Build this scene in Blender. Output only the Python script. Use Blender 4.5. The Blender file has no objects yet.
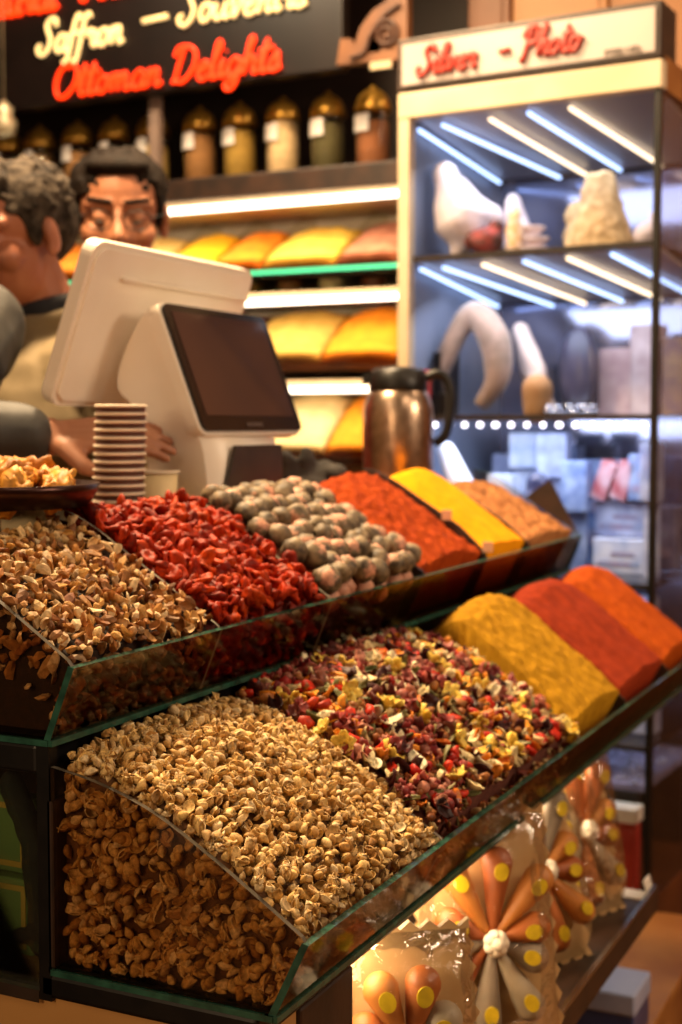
import bpy, bmesh, math, random
import numpy as np
from mathutils import Vector, Matrix, Euler, noise
random.seed(7); rng = np.random.default_rng(7)
sc = bpy.context.scene
col = sc.collection
PI = math.pi
CAMZ = 1.25
FPX = 1366.0
PITCH = math.atan(87/FPX); YAW = math.atan(660/FPX)
FW = np.array([math.cos(YAW), math.sin(YAW)]); RT = np.array([math.sin(YAW), -math.cos(YAW)])

def ray(px, py):
    r, fw, u = (px-341)/FPX, 1.0, -(py-512)/FPX
    f2 = fw*math.cos(PITCH)+u*math.sin(PITCH); u2 = -fw*math.sin(PITCH)+u*math.cos(PITCH)
    h = FW*f2+RT*r
    return Vector((h[0], h[1], u2))
def at(ax, px, py, v):
    """world point where the sight line of a photo pixel meets the plane ax = v"""
    d = ray(px, py); i = 'XYZ'.index(ax)
    k = (v-CAMZ if i == 2 else v)/d[i]
    return Vector((d.x*k, d.y*k, d.z*k+CAMZ))
def atd(px, py, dist):
    d = ray(px, py); k = dist/(d.x*FW[0]+d.y*FW[1])
    return Vector((d.x*k, d.y*k, d.z*k+CAMZ))

# ------------------------------------------------------------------ materials
def srgb(h):
    if isinstance(h, str):
        c = [int(h[i:i+2], 16)/255 for i in (0, 2, 4)]
        return tuple([x/12.92 if x <= .04045 else ((x+.055)/1.055)**2.4 for x in c])+(1,)
    return tuple(h)+(1,) if len(h) == 3 else tuple(h)
def newmat(name):
    m = bpy.data.materials.new(name); m.use_nodes = True
    nt = m.node_tree
    b = nt.nodes['Principled BSDF']
    return m, nt, b
def L(nt, a, b): nt.links.new(a, b)
def mk(name, c1, c2=None, scale=20, rough=.6, metal=0, bump=.15, bscale=None, coat=0, sheen=0, spec=None, bdist=.002):
    m, nt, b = newmat(name)
    c1 = srgb(c1); c2 = srgb(c2) if c2 else tuple([x*.8 for x in c1[:3]])+(1,)
    tc = nt.nodes.new('ShaderNodeTexCoord')
    n = nt.nodes.new('ShaderNodeTexNoise'); n.inputs['Scale'].default_value = scale; n.inputs['Detail'].default_value = 4
    L(nt, tc.outputs['Object'], n.inputs['Vector'])
    r = nt.nodes.new('ShaderNodeValToRGB')
    r.color_ramp.elements[0].position = .35; r.color_ramp.elements[1].position = .65
    r.color_ramp.elements[0].color = c1; r.color_ramp.elements[1].color = c2
    L(nt, n.outputs['Fac'], r.inputs['Fac']); L(nt, r.outputs['Color'], b.inputs['Base Color'])
    b.inputs['Roughness'].default_value = rough; b.inputs['Metallic'].default_value = metal
    b.inputs['Coat Weight'].default_value = coat
    b.inputs['Sheen Weight'].default_value = sheen
    if spec is not None: b.inputs['Specular IOR Level'].default_value = spec
    if bump:
        n2 = nt.nodes.new('ShaderNodeTexNoise'); n2.inputs['Scale'].default_value = bscale or scale*4; n2.inputs['Detail'].default_value = 5
        L(nt, tc.outputs['Object'], n2.inputs['Vector'])
        bp = nt.nodes.new('ShaderNodeBump'); bp.inputs['Strength'].default_value = bump; bp.inputs['Distance'].default_value = bdist
        L(nt, n2.outputs['Fac'], bp.inputs['Height']); L(nt, bp.outputs['Normal'], b.inputs['Normal'])
    return m
def mk_items(name, cols, rough=.6, scale=120, bump=.4, mottle=.35, coat=0, trans=0, sss=0, spec=.25):
    """each loose piece takes its own colour from a list"""
    m, nt, b = newmat(name)
    g = nt.nodes.new('ShaderNodeNewGeometry'); oi = nt.nodes.new('ShaderNodeObjectInfo')
    a = nt.nodes.new('ShaderNodeMath'); a.operation = 'ADD'
    L(nt, g.outputs['Random Per Island'], a.inputs[0]); L(nt, oi.outputs['Random'], a.inputs[1])
    fr = nt.nodes.new('ShaderNodeMath'); fr.operation = 'FRACT'; L(nt, a.outputs[0], fr.inputs[0])
    r = nt.nodes.new('ShaderNodeValToRGB'); r.color_ramp.interpolation = 'LINEAR'
    els = r.color_ramp.elements
    while len(els) < len(cols): els.new(.5)
    for i, c in enumerate(cols):
        els[i].position = i/(len(cols)-1); els[i].color = srgb(c)
    L(nt, fr.outputs[0], r.inputs['Fac'])
    tc = nt.nodes.new('ShaderNodeTexCoord')
    n = nt.nodes.new('ShaderNodeTexNoise'); n.inputs['Scale'].default_value = scale; n.inputs['Detail'].default_value = 5
    L(nt, tc.outputs['Object'], n.inputs['Vector'])
    mr = nt.nodes.new('ShaderNodeMapRange'); mr.inputs['From Min'].default_value = .35; mr.inputs['From Max'].default_value = .65
    mr.inputs['To Min'].default_value = 1-mottle; mr.inputs['To Max'].default_value = 1+mottle*.4
    L(nt, n.outputs['Fac'], mr.inputs['Value'])
    mx = nt.nodes.new('ShaderNodeVectorMath'); mx.operation = 'SCALE'
    L(nt, r.outputs['Color'], mx.inputs[0]); L(nt, mr.outputs['Result'], mx.inputs['Scale'])
    L(nt, mx.outputs['Vector'], b.inputs['Base Color'])
    b.inputs['Roughness'].default_value = rough; b.inputs['Coat Weight'].default_value = coat; b.inputs['Specular IOR Level'].default_value = spec
    if sss:
        b.inputs['Subsurface Weight'].default_value = sss; b.inputs['Subsurface Radius'].default_value = (.004, .002, .001)
    bp = nt.nodes.new('ShaderNodeBump'); bp.inputs['Strength'].default_value = bump; bp.inputs['Distance'].default_value = .001
    L(nt, n.outputs['Fac'], bp.inputs['Height']); L(nt, bp.outputs['Normal'], b.inputs['Normal'])
    return m
def mk_emit(name, c, s):
    m, nt, b = newmat(name)
    b.inputs['Base Color'].default_value = srgb(c); b.inputs['Emission Color'].default_value = srgb(c)
    b.inputs['Emission Strength'].default_value = s
    return m
def mk_glass(name, tint=(1, 1, 1), gloss=.02, bump=0, bscale=40, mixmax=1.0):
    """thin pane: clear tinted sheet with a fresnel reflection"""
    m = bpy.data.materials.new(name); m.use_nodes = True
    nt = m.node_tree; nt.nodes.clear()
    o = nt.nodes.new('ShaderNodeOutputMaterial'); mix = nt.nodes.new('ShaderNodeMixShader')
    t = nt.nodes.new('ShaderNodeBsdfTransparent'); t.inputs['Color'].default_value = tuple(tint)+(1,)
    g = nt.nodes.new('ShaderNodeBsdfGlossy'); g.inputs['Roughness'].default_value = gloss
    fr = nt.nodes.new('ShaderNodeFresnel'); fr.inputs['IOR'].default_value = 1.45
    mu = nt.nodes.new('ShaderNodeMath'); mu.operation = 'MULTIPLY'; mu.inputs[1].default_value = mixmax
    L(nt, fr.outputs[0], mu.inputs[0]); L(nt, mu.outputs[0], mix.inputs[0])
    L(nt, t.outputs[0], mix.inputs[1]); L(nt, g.outputs[0], mix.inputs[2]); L(nt, mix.outputs[0], o.inputs[0])
    if bump:
        tc = nt.nodes.new('ShaderNodeTexCoord')
        n = nt.nodes.new('ShaderNodeTexNoise'); n.inputs['Scale'].default_value = bscale; n.inputs['Detail'].default_value = 3
        n.inputs['Distortion'].default_value = 1.5
        L(nt, tc.outputs['Object'], n.inputs['Vector'])
        bp = nt.nodes.new('ShaderNodeBump'); bp.inputs['Strength'].default_value = bump; bp.inputs['Distance'].default_value = .01
        L(nt, n.outputs['Fac'], bp.inputs['Height']); L(nt, bp.outputs['Normal'], g.inputs['Normal'])
    return m

# ------------------------------------------------------------------ mesh builder
class MB:
    def __init__(s): s.v = []; s.f = []; s.m = []; s.sm = []
    def add(s, vs, fs, mi=0, smooth=False, M=None):
        o = len(s.v)
        for p in vs:
            p = Vector(p); s.v.append(M @ p if M is not None else p)
        for f in fs:
            s.f.append([i+o for i in f]); s.m.append(mi); s.sm.append(smooth)
        return s
    def box(s, lo, hi, mi=0, M=None, bev=0):
        x0, y0, z0 = lo; x1, y1, z1 = hi
        if bev:
            bm = bmesh.new(); bmesh.ops.create_cube(bm, size=1)
            for v in bm.verts:
                v.co = Vector((x0+(v.co.x+.5)*(x1-x0), y0+(v.co.y+.5)*(y1-y0), z0+(v.co.z+.5)*(z1-z0)))
            bmesh.ops.bevel(bm, geom=bm.edges[:], offset=bev, segments=2, affect='EDGES', profile=.5)
            return s.bm(bm, mi, False, M)
        v = [(x0, y0, z0), (x1, y0, z0), (x1, y1, z0), (x0, y1, z0), (x0, y0, z1), (x1, y0, z1), (x1, y1, z1), (x0, y1, z1)]
        return s.add(v, [(0, 3, 2, 1), (4, 5, 6, 7), (0, 1, 5, 4), (1, 2, 6, 5), (2, 3, 7, 6), (3, 0, 4, 7)], mi, False, M)
    def bm(s, bm, mi=0, smooth=False, M=None):
        bm.verts.index_update()
        s.add([v.co.copy() for v in bm.verts], [[v.index for v in f.verts] for f in bm.faces], mi, smooth, M); bm.free(); return s
    def lathe(s, prof, n=32, mi=0, smooth=True, M=None, c=(0, 0, 0)):
        vs = []; fs = []
        for (r, z) in prof:
            for k in range(n):
                a = 2*PI*k/n; vs.append((c[0]+r*math.cos(a), c[1]+r*math.sin(a), c[2]+z))
        for i in range(len(prof)-1):
            for k in range(n):
                k2 = (k+1) % n; fs.append((i*n+k, i*n+k2, (i+1)*n+k2, (i+1)*n+k))
        fs.append(list(range(n))[::-1]); fs.append([(len(prof)-1)*n+k for k in range(n)])
        return s.add(vs, fs, mi, smooth, M)
    def tube(s, pts, r, n=10, mi=0, M=None, smooth=True, closed=False):
        pts = [Vector(p) for p in pts]; N = len(pts)
        rs = r if isinstance(r, (list, tuple)) else [r]*N
        vs = []; fs = []; up = Vector((.13, .21, 1)).normalized()
        for i, p in enumerate(pts):
            if closed: t = pts[(i+1) % N]-pts[i-1]
            else: t = pts[min(i+1, N-1)]-pts[max(i-1, 0)]
            t.normalize()
            a = t.cross(up)
            if a.length < .05: a = t.cross(Vector((1, 0, 0)))
            a.normalize(); b = t.cross(a)
            for k in range(n):
                q = 2*PI*k/n; vs.append(p+(a*math.cos(q)+b*math.sin(q))*rs[i])
        for i in range(N if closed else N-1):
            j = (i+1) % N
            for k in range(n):
                k2 = (k+1) % n; fs.append((i*n+k, i*n+k2, j*n+k2, j*n+k))
        if not closed: fs.append(list(range(n))[::-1]); fs.append([(N-1)*n+k for k in range(n)])
        return s.add(vs, fs, mi, smooth, M)
    def cap(s, p1, r1, p2, r2, n=14, mi=0, M=None):
        p1 = Vector(p1); p2 = Vector(p2); d = (p2-p1); ln = d.length; d = d/ln if ln > 1e-6 else Vector((0, 0, 1))
        pts = []; rs = []
        for k in range(5):
            a = PI/2*(k+.15)/5; pts.append(p1-d*r1*math.cos(a)); rs.append(r1*math.sin(a))
        for k in range(5):
            a = PI/2*(k)/4.6; pts.append(p2+d*r2*math.sin(a)); rs.append(r2*math.cos(a))
        return s.tube(pts, rs, n, mi, M)
    def ell(s, c, r, rot=(0, 0, 0), n=18, m=12, mi=0, M=None):
        R = Euler(rot).to_matrix(); vs = []; fs = []
        for i in range(m+1):
            t = PI*(i+.02*(1 if i == 0 else -1 if i == m else 0))/m
            for k in range(n):
                a = 2*PI*k/n
                vs.append(Vector(c)+R @ Vector((r[0]*math.sin(t)*math.cos(a), r[1]*math.sin(t)*math.sin(a), r[2]*math.cos(t))))
        for i in range(m):
            for k in range(n):
                k2 = (k+1) % n; fs.append((i*n+k, (i+1)*n+k, (i+1)*n+k2, i*n+k2))
        fs.append(list(range(n))); fs.append([m*n+k for k in range(n)][::-1])
        return s.add(vs, fs, mi, True, M)
    def prism(s, poly, vec, mi=0, side=None, M=None, smooth=False):
        """closed polygon (3-D points) pushed along vec; caps take mi, rim takes side"""
        n = len(poly); P = [Vector(p) for p in poly]; V = Vector(vec)
        side = mi if side is None else side
        o = len(s.v); s.add(P+[p+V for p in P], [], M=M)
        s.f.append([o+i for i in range(n)][::-1]); s.m.append(mi); s.sm.append(False)
        s.f.append([o+n+i for i in range(n)]); s.m.append(mi); s.sm.append(False)
        for i in range(n):
            j = (i+1) % n; s.f.append([o+i, o+j, o+n+j, o+n+i]); s.m.append(side); s.sm.append(smooth)
        return s
    def mesh(s, name, mats, off=None):
        me = bpy.data.meshes.new(name)
        o = off or Vector((0, 0, 0))
        me.from_pydata([tuple(p-o) for p in s.v], [], s.f)
        for m in (mats if isinstance(mats, (list, tuple)) else [mats]): me.materials.append(m)
        me.polygons.foreach_set('material_index', s.m); me.polygons.foreach_set('use_smooth', s.sm)
        me.validate(); me.update()
        bm = bmesh.new(); bm.from_mesh(me); bmesh.ops.recalc_face_normals(bm, faces=bm.faces[:]); bm.to_mesh(me); bm.free()
        return me
    def build(s, name, mats, parent=None, local=False, origin=None):
        off = None
        if parent is not None and not local: off = root_off(parent)
        if parent is None:
            if origin is None:
                a = np.array([tuple(p) for p in s.v]); origin = Vector((*(a[:, :2].min(0)+a[:, :2].max(0))/2, a[:, 2].min()))
            off = Vector(origin)
        ob = bpy.data.objects.new(name, s.mesh(name, mats, off)); col.objects.link(ob)
        if parent is not None: ob.parent = parent
        else: ob.location = off
        return ob
def root_off(p):
    o = Vector((0, 0, 0))
    while p is not None: o += p.location; p = p.parent
    return o
def tag(o, label=None, cat=None, group=None, kind=None):
    if label: o['label'] = label
    if cat: o['category'] = cat
    if group: o['group'] = group
    if kind: o['kind'] = kind
    return o
def thing(name, label, cat, loc, rot=(0, 0, 0), group=None):
    o = bpy.data.objects.new(name, None); col.objects.link(o); o.location = loc; o.rotation_euler = rot
    o.empty_display_size = .05
    return tag(o, label, cat, group)
def evaluated_mesh(me, mods, name, mats):
    ob = bpy.data.objects.new('tmp', me); col.objects.link(ob)
    for fn in mods: fn(ob)
    dg = bpy.context.evaluated_depsgraph_get(); dg.update()
    m2 = bpy.data.meshes.new_from_object(ob.evaluated_get(dg))
    bpy.data.objects.remove(ob); m2.name = name
    m2.materials.clear()
    for m in mats: m2.materials.append(m)
    m2.polygons.foreach_set('use_smooth', [True]*len(m2.polygons))
    return m2
def fuse(mb, name, mat, parent=None, voxel=.006, smooth=4, local=True, disp=0, dscale=30):
    """overlapping lumps melted into one continuous skin"""
    me = mb.mesh(name, mat, None if local or parent is None else root_off(parent))
    def f1(o):
        m = o.modifiers.new('r', 'REMESH'); m.mode = 'VOXEL'; m.voxel_size = voxel
        if smooth:
            m = o.modifiers.new('s', 'SMOOTH'); m.iterations = smooth; m.factor = .5
    m2 = evaluated_mesh(me, [f1], name, mat if isinstance(mat, (list, tuple)) else [mat])
    if disp:
        n_ = len(m2.vertices); cc_ = np.empty(n_*3); nn_ = np.empty(n_*3)
        m2.vertices.foreach_get('co', cc_); m2.vertices.foreach_get('normal', nn_)
        cc_ = cc_.reshape(-1, 3); nn_ = nn_.reshape(-1, 3)
        cc_ += nn_*(disp*np.array([noise.noise(Vector(p)*dscale) for p in cc_]))[:, None]
        m2.vertices.foreach_set('co', cc_.ravel()); m2.update()
    ob = bpy.data.objects.new(name, m2); col.objects.link(ob)
    if parent is not None: ob.parent = parent
    return ob
def spline(pts, n=8, closed=False):
    P = [Vector(p) for p in pts]; out = []; N = len(P)
    for i in range(N if closed else N-1):
        p0 = P[i-1] if (i > 0 or closed) else P[0]; p1 = P[i]; p2 = P[(i+1) % N]; p3 = P[(i+2) % N] if (closed or i+2 < N) else P[-1]
        for k in range(n):
            t = k/n
            out.append(.5*((2*p1)+(p2-p0)*t+(2*p0-5*p1+4*p2-p3)*t*t+(3*p1-p0-3*p2+p3)*t**3))
    if not closed: out.append(P[-1])
    return out

# ------------------------------------------------------------------ loose piece templates (numpy)
def ico(sub):
    bm = bmesh.new(); bmesh.ops.create_icosphere(bm, subdivisions=sub, radius=1)
    v = np.array([tuple(x.co) for x in bm.verts]); bm.verts.index_update()
    f = np.array([[x.index for x in q.verts] for q in bm.faces]); bm.free(); return v, f
def nz(v, s, seed):
    return np.array([noise.noise(Vector(p)*s+Vector((seed*3.7, seed*1.3, seed*9.1))) for p in v])
def t_pod(seed, L_=.0059, R_=.0036, bend=.15):
    r = np.random.default_rng(seed); nu, nv = 9, 9; v = []; f = []
    for i in range(nu):
        t = i/(nu-1); rr = R_*(math.sin(PI*min(max(t, .02), .98))**.75)*(1.15-.45*t)
        for k in range(nv):
            a = 2*PI*k/nv; q = rr*(1+.16*math.cos(3*a+seed))
            v.append((L_*(2*t-1), q*math.cos(a)+bend*L_*(4*(t-.5)**2), q*math.sin(a)))
    for i in range(nu-1):
        for k in range(nv): k2 = (k+1) % nv; f.append((i*nv+k, i*nv+k2, (i+1)*nv+k2, (i+1)*nv+k))
    f.append(tuple(range(nv))[::-1]); f.append(tuple((nu-1)*nv+k for k in range(nv)))
    return np.array(v), f
def t_husk(seed, L_=.0062, R_=.0045):
    """split shell: closed body with a hollow side and a curling lip"""
    v, f = ico(2); v = v.copy(); r = np.random.default_rng(seed)
    v *= np.array([L_, R_, R_*.8])
    z = v[:, 2].copy(); up = z > 0
    v[up, 2] = -z[up]*.55+.0006
    v[:, 2] += .22*(v[:, 0]**2)/L_+.2*np.abs(v[:, 1])
    v *= (1+.16*nz(v/L_, 1.6, seed))[:, None]
    return v, [tuple(x) for x in f]
def t_chip(seed, s=(.008, .005, .0022), sub=1, amp=.45, curl=.25):
    v, f = ico(sub); v = v.copy(); r = np.random.default_rng(seed)
    v *= (1+amp*nz(v, 1.1, seed))[:, None]
    v *= np.array(s)*r.uniform(.75, 1.25, 3)
    v[:, 2] += curl*(v[:, 0]**2)/s[0]*r.uniform(-1, 1)+curl*v[:, 0]*v[:, 1]/s[0]*r.uniform(-1, 1)
    return v, [tuple(x) for x in f]
def t_lump(seed, s=(.012, .009, .006), sub=2, amp=.5, fr=1.6, dent=.5):
    v, f = ico(sub); v = v.copy()
    v *= (1+amp*nz(v, fr, seed)+.15*nz(v, fr*3, seed+5))[:, None]
    up = np.clip(v[:, 2], 0, None); v[:, 2] -= dent*up*np.exp(-(v[:, 0]**2+v[:, 1]**2)*2.2)*1.6
    v *= np.array(s)
    return v, [tuple(x) for x in f]
def t_petal(seed, l=.009, w=.006, th=.0009, curl=.6):
    r = np.random.default_rng(seed); nu, nv = 6, 5; top = []; bot = []
    for i in range(nu):
        t = i/(nu-1); ww = w*math.sin(PI*(.12+.8*t))**.7
        for k in range(nv):
            q = (k/(nv-1)-.5)*2
            z = curl*(q*q*w*.6+(t-.4)**2*l*.9)+.0012*math.sin(5*t+seed+3*q)
            top.append((l*(2*t-1), ww*q, z+th/2)); bot.append((l*(2*t-1), ww*q, z-th/2))
    n = len(top); v = top+bot; f = []
    for i in range(nu-1):
        for k in range(nv-1):
            a = i*nv+k; f.append((a, a+1, a+nv+1, a+nv)); f.append((n+a, n+a+nv, n+a+nv+1, n+a+1))
    rim = [k for k in range(nv)]+[i*nv+nv-1 for i in range(1, nu)]+[(nu-1)*nv+k for k in range(nv-2, -1, -1)]+[i*nv for i in range(nu-2, 0, -1)]
    for i in range(len(rim)):
        a, b = rim[i], rim[(i+1) % len(rim)]; f.append((a, n+a, n+b, b))
    return np.array(v), f
def t_join(parts):
    V = []; F = []; o = 0
    for v, f in parts:
        V.append(v); F += [tuple(i+o for i in q) for q in f]; o += len(v)
    return np.concatenate(V), F
def rotm(e): return np.array(Euler(e).to_matrix())
def t_flower(seed, s=.012):
    ps = []
    for k in range(5):
        v, f = t_petal(seed+k, s*.5, s*.36, .001, .5)
        v = v+np.array([s*.45, 0, 0]); ps.append((v @ rotm((0, -.45, 0)).T @ rotm((0, 0, 2*PI*k/5+seed)).T, f))
    for k in range(4):
        v, f = ico(1); ps.append((v*s*.2+np.array([s*.18*math.cos(k*1.6), s*.18*math.sin(k*1.6), s*.12]), [tuple(q) for q in f]))
    return t_join(ps)
def t_bud(seed, s=.0065):
    ps = []; v, f = ico(2); v = v*s*.8; ps.append((v, [tuple(q) for q in f]))
    for k in range(6):
        v, f = t_petal(seed+k, s*.85, s*.7, .0008, 1.3)
        v = v @ rotm((0, PI/2+.25, 0)).T+np.array([s*.72, 0, 0]); ps.append((v @ rotm((0, 0, 2*PI*k/6+.3*seed)).T, f))
    return t_join(ps)
def t_papery(seed, l=.0058):
    ps = []; v, f = ico(1); ps.append((v*np.array([l*.8, l*.42, l*.42]), [tuple(q) for q in f]))
    for k in range(3):
        v, f = t_petal(seed*3+k, l*1.05, l*.72, .0007, 1.25)
        v = v+np.array([l*.12, 0, -l*.42]); ps.append((v @ rotm((2.1*k+seed, 0, 0)).T, f))
    return t_join(ps)
def np_mesh(name, V, F, mats, smooth=True):
    me = bpy.data.meshes.new(name); me.from_pydata(V.tolist(), [], F)
    for m in (mats if isinstance(mats, (list, tuple)) else [mats]): me.materials.append(m)
    me.polygons.foreach_set('use_smooth', [smooth]*len(me.polygons)); me.update()
    return me
def rand_rot(r, tilt=None):
    if tilt is None:
        q = r.normal(size=4); q /= np.linalg.norm(q); w, x, y, z = q
        return np.array([[1-2*(y*y+z*z), 2*(x*y-z*w), 2*(x*z+y*w)], [2*(x*y+z*w), 1-2*(x*x+z*z), 2*(y*z-x*w)], [2*(x*z-y*w), 2*(y*z+x*w), 1-2*(x*x+y*y)]])
    return rotm((r.normal(0, tilt), r.normal(0, tilt), r.uniform(0, 6.283)))
def heap_stuff(name, temps, places, mats, label, cat, core=None, smooth=True):
    """places: list of (pos, R, scale, template index); core: MB-like (verts, faces) solid under them; one object"""
    V = []; F = []; MI = []; o = 0
    if core is not None:
        cv, cf = core; V.append(np.array(cv)); F += [tuple(q) for q in cf]; MI += [1]*len(cf); o = len(cv)
    for p, R, s, ti in places:
        v, f = temps[ti]; V.append((v*s) @ R.T+p); F += [tuple(i+o for i in q) for q in f]; MI += [0]*len(f); o += len(v)
    V = np.concatenate(V); org = np.array([*(V[:, :2].min(0)+V[:, :2].max(0))/2, V[:, 2].min()])
    me = np_mesh(name, V-org, F, mats, smooth); me.polygons.foreach_set('material_index', MI)
    ob = bpy.data.objects.new(name, me); col.objects.link(ob); ob.location = org
    return tag(ob, label, cat, kind='stuff')
def loose(name, meshes, places, label, cat, group):
    for p, R, s, ti in places:
        ob = bpy.data.objects.new(name, meshes[ti]); col.objects.link(ob)
        M = np.eye(4); M[:3, :3] = R*s; M[:3, 3] = p
        ob.matrix_world = Matrix(M.tolist()); tag(ob, label, cat, group)
KEY, FILL, SIDE, NICHE, JAR, TIER, CABL, LED_S, WORLD_S = 74, 12, 10, 5, 18, 1.4, 2.0, 3.2, .26

# ------------------------------------------------------------------ camera, world
cam = bpy.data.cameras.new('camera'); co = bpy.data.objects.new('camera', cam); col.objects.link(co)
co.location = (0, 0, CAMZ); co.rotation_euler = (PI/2-PITCH, 0, YAW-PI/2)
cam.sensor_fit = 'VERTICAL'; cam.sensor_height = 36; cam.sensor_width = 24; cam.lens = FPX/1024*36; cam.clip_start = .02; cam.clip_end = 60
cam.dof.use_dof = True; cam.dof.focus_distance = 1.16; cam.dof.aperture_fstop = 5.2; cam.dof.aperture_blades = 0
sc.camera = co
sc.view_settings.view_transform = 'Standard'; sc.view_settings.look = 'None'
sc.view_settings.exposure = 0; sc.view_settings.gamma = 1; sc.view_settings.use_curve_mapping = False
sc.cycles.transparent_max_bounces = 24; sc.cycles.max_bounces = 10; sc.cycles.caustics_reflective = False; sc.cycles.caustics_refractive = False
sc.cycles.sample_clamp_indirect = 4.0
w = bpy.data.worlds.new('bazaar'); sc.world = w; w.use_nodes = True
w.node_tree.nodes['Background'].inputs[0].default_value = (1.0, .62, .34, 1); w.node_tree.nodes['Background'].inputs[1].default_value = WORLD_S

# ------------------------------------------------------------------ shared materials
M_glass = mk_glass('clear_glass', (.93, .95, .92))
M_tint = mk_glass('bronze_shade_glass', (.88, .79, .68), .01, mixmax=.6)  # bronze tint partly stands in for shade on the contents behind
M_front = mk_glass('front_glass', (.70, .54, .42), .06, mixmax=.30)
M_edge = mk('green_glass_edge', '1d3b31', '2f5a4a', 60, .2, 0, 0)
M_black = mk('black_metal', '0c0a09', '171310', 40, .4, .3, .05)
M_dark = mk('dark_wood', '23150d', '3a2315', 18, .5, 0, .2)
M_brown = mk('brown_wood', '5b3418', '7a4a22', 9, .5, 0, .2)
M_oak = mk('honey_wood', 'a06a34', '855022', 8, .5, 0, .2)
M_cream = mk('cream_panel', 'cfbda0', 'c0aa88', 6, .5, 0, .05)
M_white = mk('white_plastic', 'f0e8dc', 'e8ddcc', 6, .35, 0, .02)
M_grey = mk('dark_grey_plastic', '2b2420', '352c26', 30, .45, 0, .05)
M_steel = mk('steel', 'b8b0a6', 'a89f94', 40, .25, 1, .03)
M_paper = mk('white_paper', 'f3ece0', 'e9e0d0', 30, .8, 0, .1)
M_lamp = mk_emit('warm_led', 'fff0d8', 5.0)
M_cool = mk_emit('cool_led', 'b4d0ff', LED_S)
M_warm = mk_emit('warm_white_led', 'ffe4bc', LED_S)
M_green = mk_emit('green_led', '49d8a0', 1.0)

# ------------------------------------------------------------------ setting
def struct(name, mb, mats, label=None):
    o = mb.build(name, mats); return tag(o, label, None, None, 'structure')
m_floor = mk('floor_tile', '8a5f38', '6e4826', 5, .45, 0, .1)
m_wall = mk('wall_wood', '6b3d1c', '82501f', 4, .6, 0, .2)
m_plaster = mk('plaster', '7a5a3c', '6a4c30', 3, .8, 0, .1)
struct('floor', MB().box((-1.5, -2.2, -.05), (5.2, 4.2, 0)), m_floor)
struct('ceiling', MB().box((-1.5, -2.2, 3.2), (5.2, 4.2, 3.25)), mk('ceiling_paint', '5a4632', '4a3828', 3, .9, 0, .05))
mb = MB()
y = -2.2; k = 0
while y < 4.2:
    mb.box((3.6, y, 0), (3.64, y+.195, 3.2), 0, None, .004); y += .2
struct('wall_back', mb, m_wall)
struct('wall_left', MB().box((-1.5, 4.2, 0), (3.64, 4.25, 3.2)), m_plaster)
struct('wall_right', MB().box((-1.5, -2.25, 0), (3.64, -2.2, 3.2)), m_plaster)

# ------------------------------------------------------------------ the stepped counter that carries the glass bins
X0, XE = .923, 2.46
ct = thing('display_counter', 'stepped dark counter carrying the glass spice bins, with a lit niche below', 'counter', (X0, .72, 0))
MB().box((1.0, .521, .05), (1.105, .60, .757), 0, None, .003).build('front_post', M_dark, ct)
MB().box((X0+.005, .525, .05), (.999, .93, .757)).build('end_panel', [mk('end_panel_wood', 'b98a50', 'a87a42', 5, .6, 0, .1)], ct)
MB().box((X0, .520, .757), (XE, .735, .779), 0, None, .004).build('base_frame', M_black, ct)
MB().box((1.04, .80, .3), (XE, .82, .757)).build('back_panel', M_cream, ct)
MB().box((1.04, .47, .50), (2.09, .80, .522), 0, None, .003).box((1.04, .462, .498), (2.09, .47, .532)).build('niche_shelf', M_dark, ct)
MB().box((1.04, .462, .533), (2.085, .4685, .538)).build('shelf_rail', M_steel, ct)
MB().box((1.06, .72, .0), (1.72, .93, .3)).build('plinth', M_dark, ct)
MB().box((1.06, .60, .747), (2.06, .625, .757)).build('niche_light', mk_emit('niche_led', 'ffd9a0', 4.0), ct)
MB().box((X0, .735, .952), (XE, .93, .977), 0, None, .003).box((1.05, .735, .779), (XE, .75, .952)).box((X0, .925, .76), (XE, .935, .952)).build('riser_step', M_black, ct)
MB().box((X0, .722, .755), (X0+.012, .735, .977)).build('riser_post', M_black, ct)
MB().box((X0+.001, .736, .762), (X0+.006, .93, .955)).build('riser_pane', [mk_glass('riser_glass', (.85, .9, .85))], ct)
MB().box((X0-.001, .735, .752), (X0+.008, .935, .763)).build('riser_rail', M_steel, ct)

# things behind the riser pane
m_gcard = mk('green_card', '7c9450', '688044', 8, .6, 0, .05); m_ycard = mk('ochre_border', 'd8a848', 'c89838', 8, .6, 0, .05)
for zz, lab in ((.845, 'green carton with ochre border behind the left pane, upper one'), (.770, 'green carton with ochre border behind the left pane, lower one')):
    c = tag(MB().box((.965, .775, zz), (.985, .90, zz+.07), 0, None, .002).build('tea_carton', m_gcard), lab, 'carton', 'green cartons')
    MB().box((.9635, .782, zz+.006), (.9645, .893, zz+.011)).box((.9635, .782, zz+.059), (.9645, .893, zz+.064)).box((.9635, .782, zz+.011), (.9645, .787, zz+.059)).build('border', m_ycard, c)
b = MB().cap((.96, .755, .79), .016, (.96, .762, .87), .017).cap((.958, .757, .86), .012, (.957, .79, .93), .012).cap((.955, .757, .80), .009, (.953, .80, .785), .007)
o = fuse(b, 'dark_bag', mk('black_cloth', '15120f', '221d18', 60, .8, 0, .3), None, .003, 4, True, .002, 90)
tag(o, 'dark crumpled bag hanging behind the left glass pane', 'bag')

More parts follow.
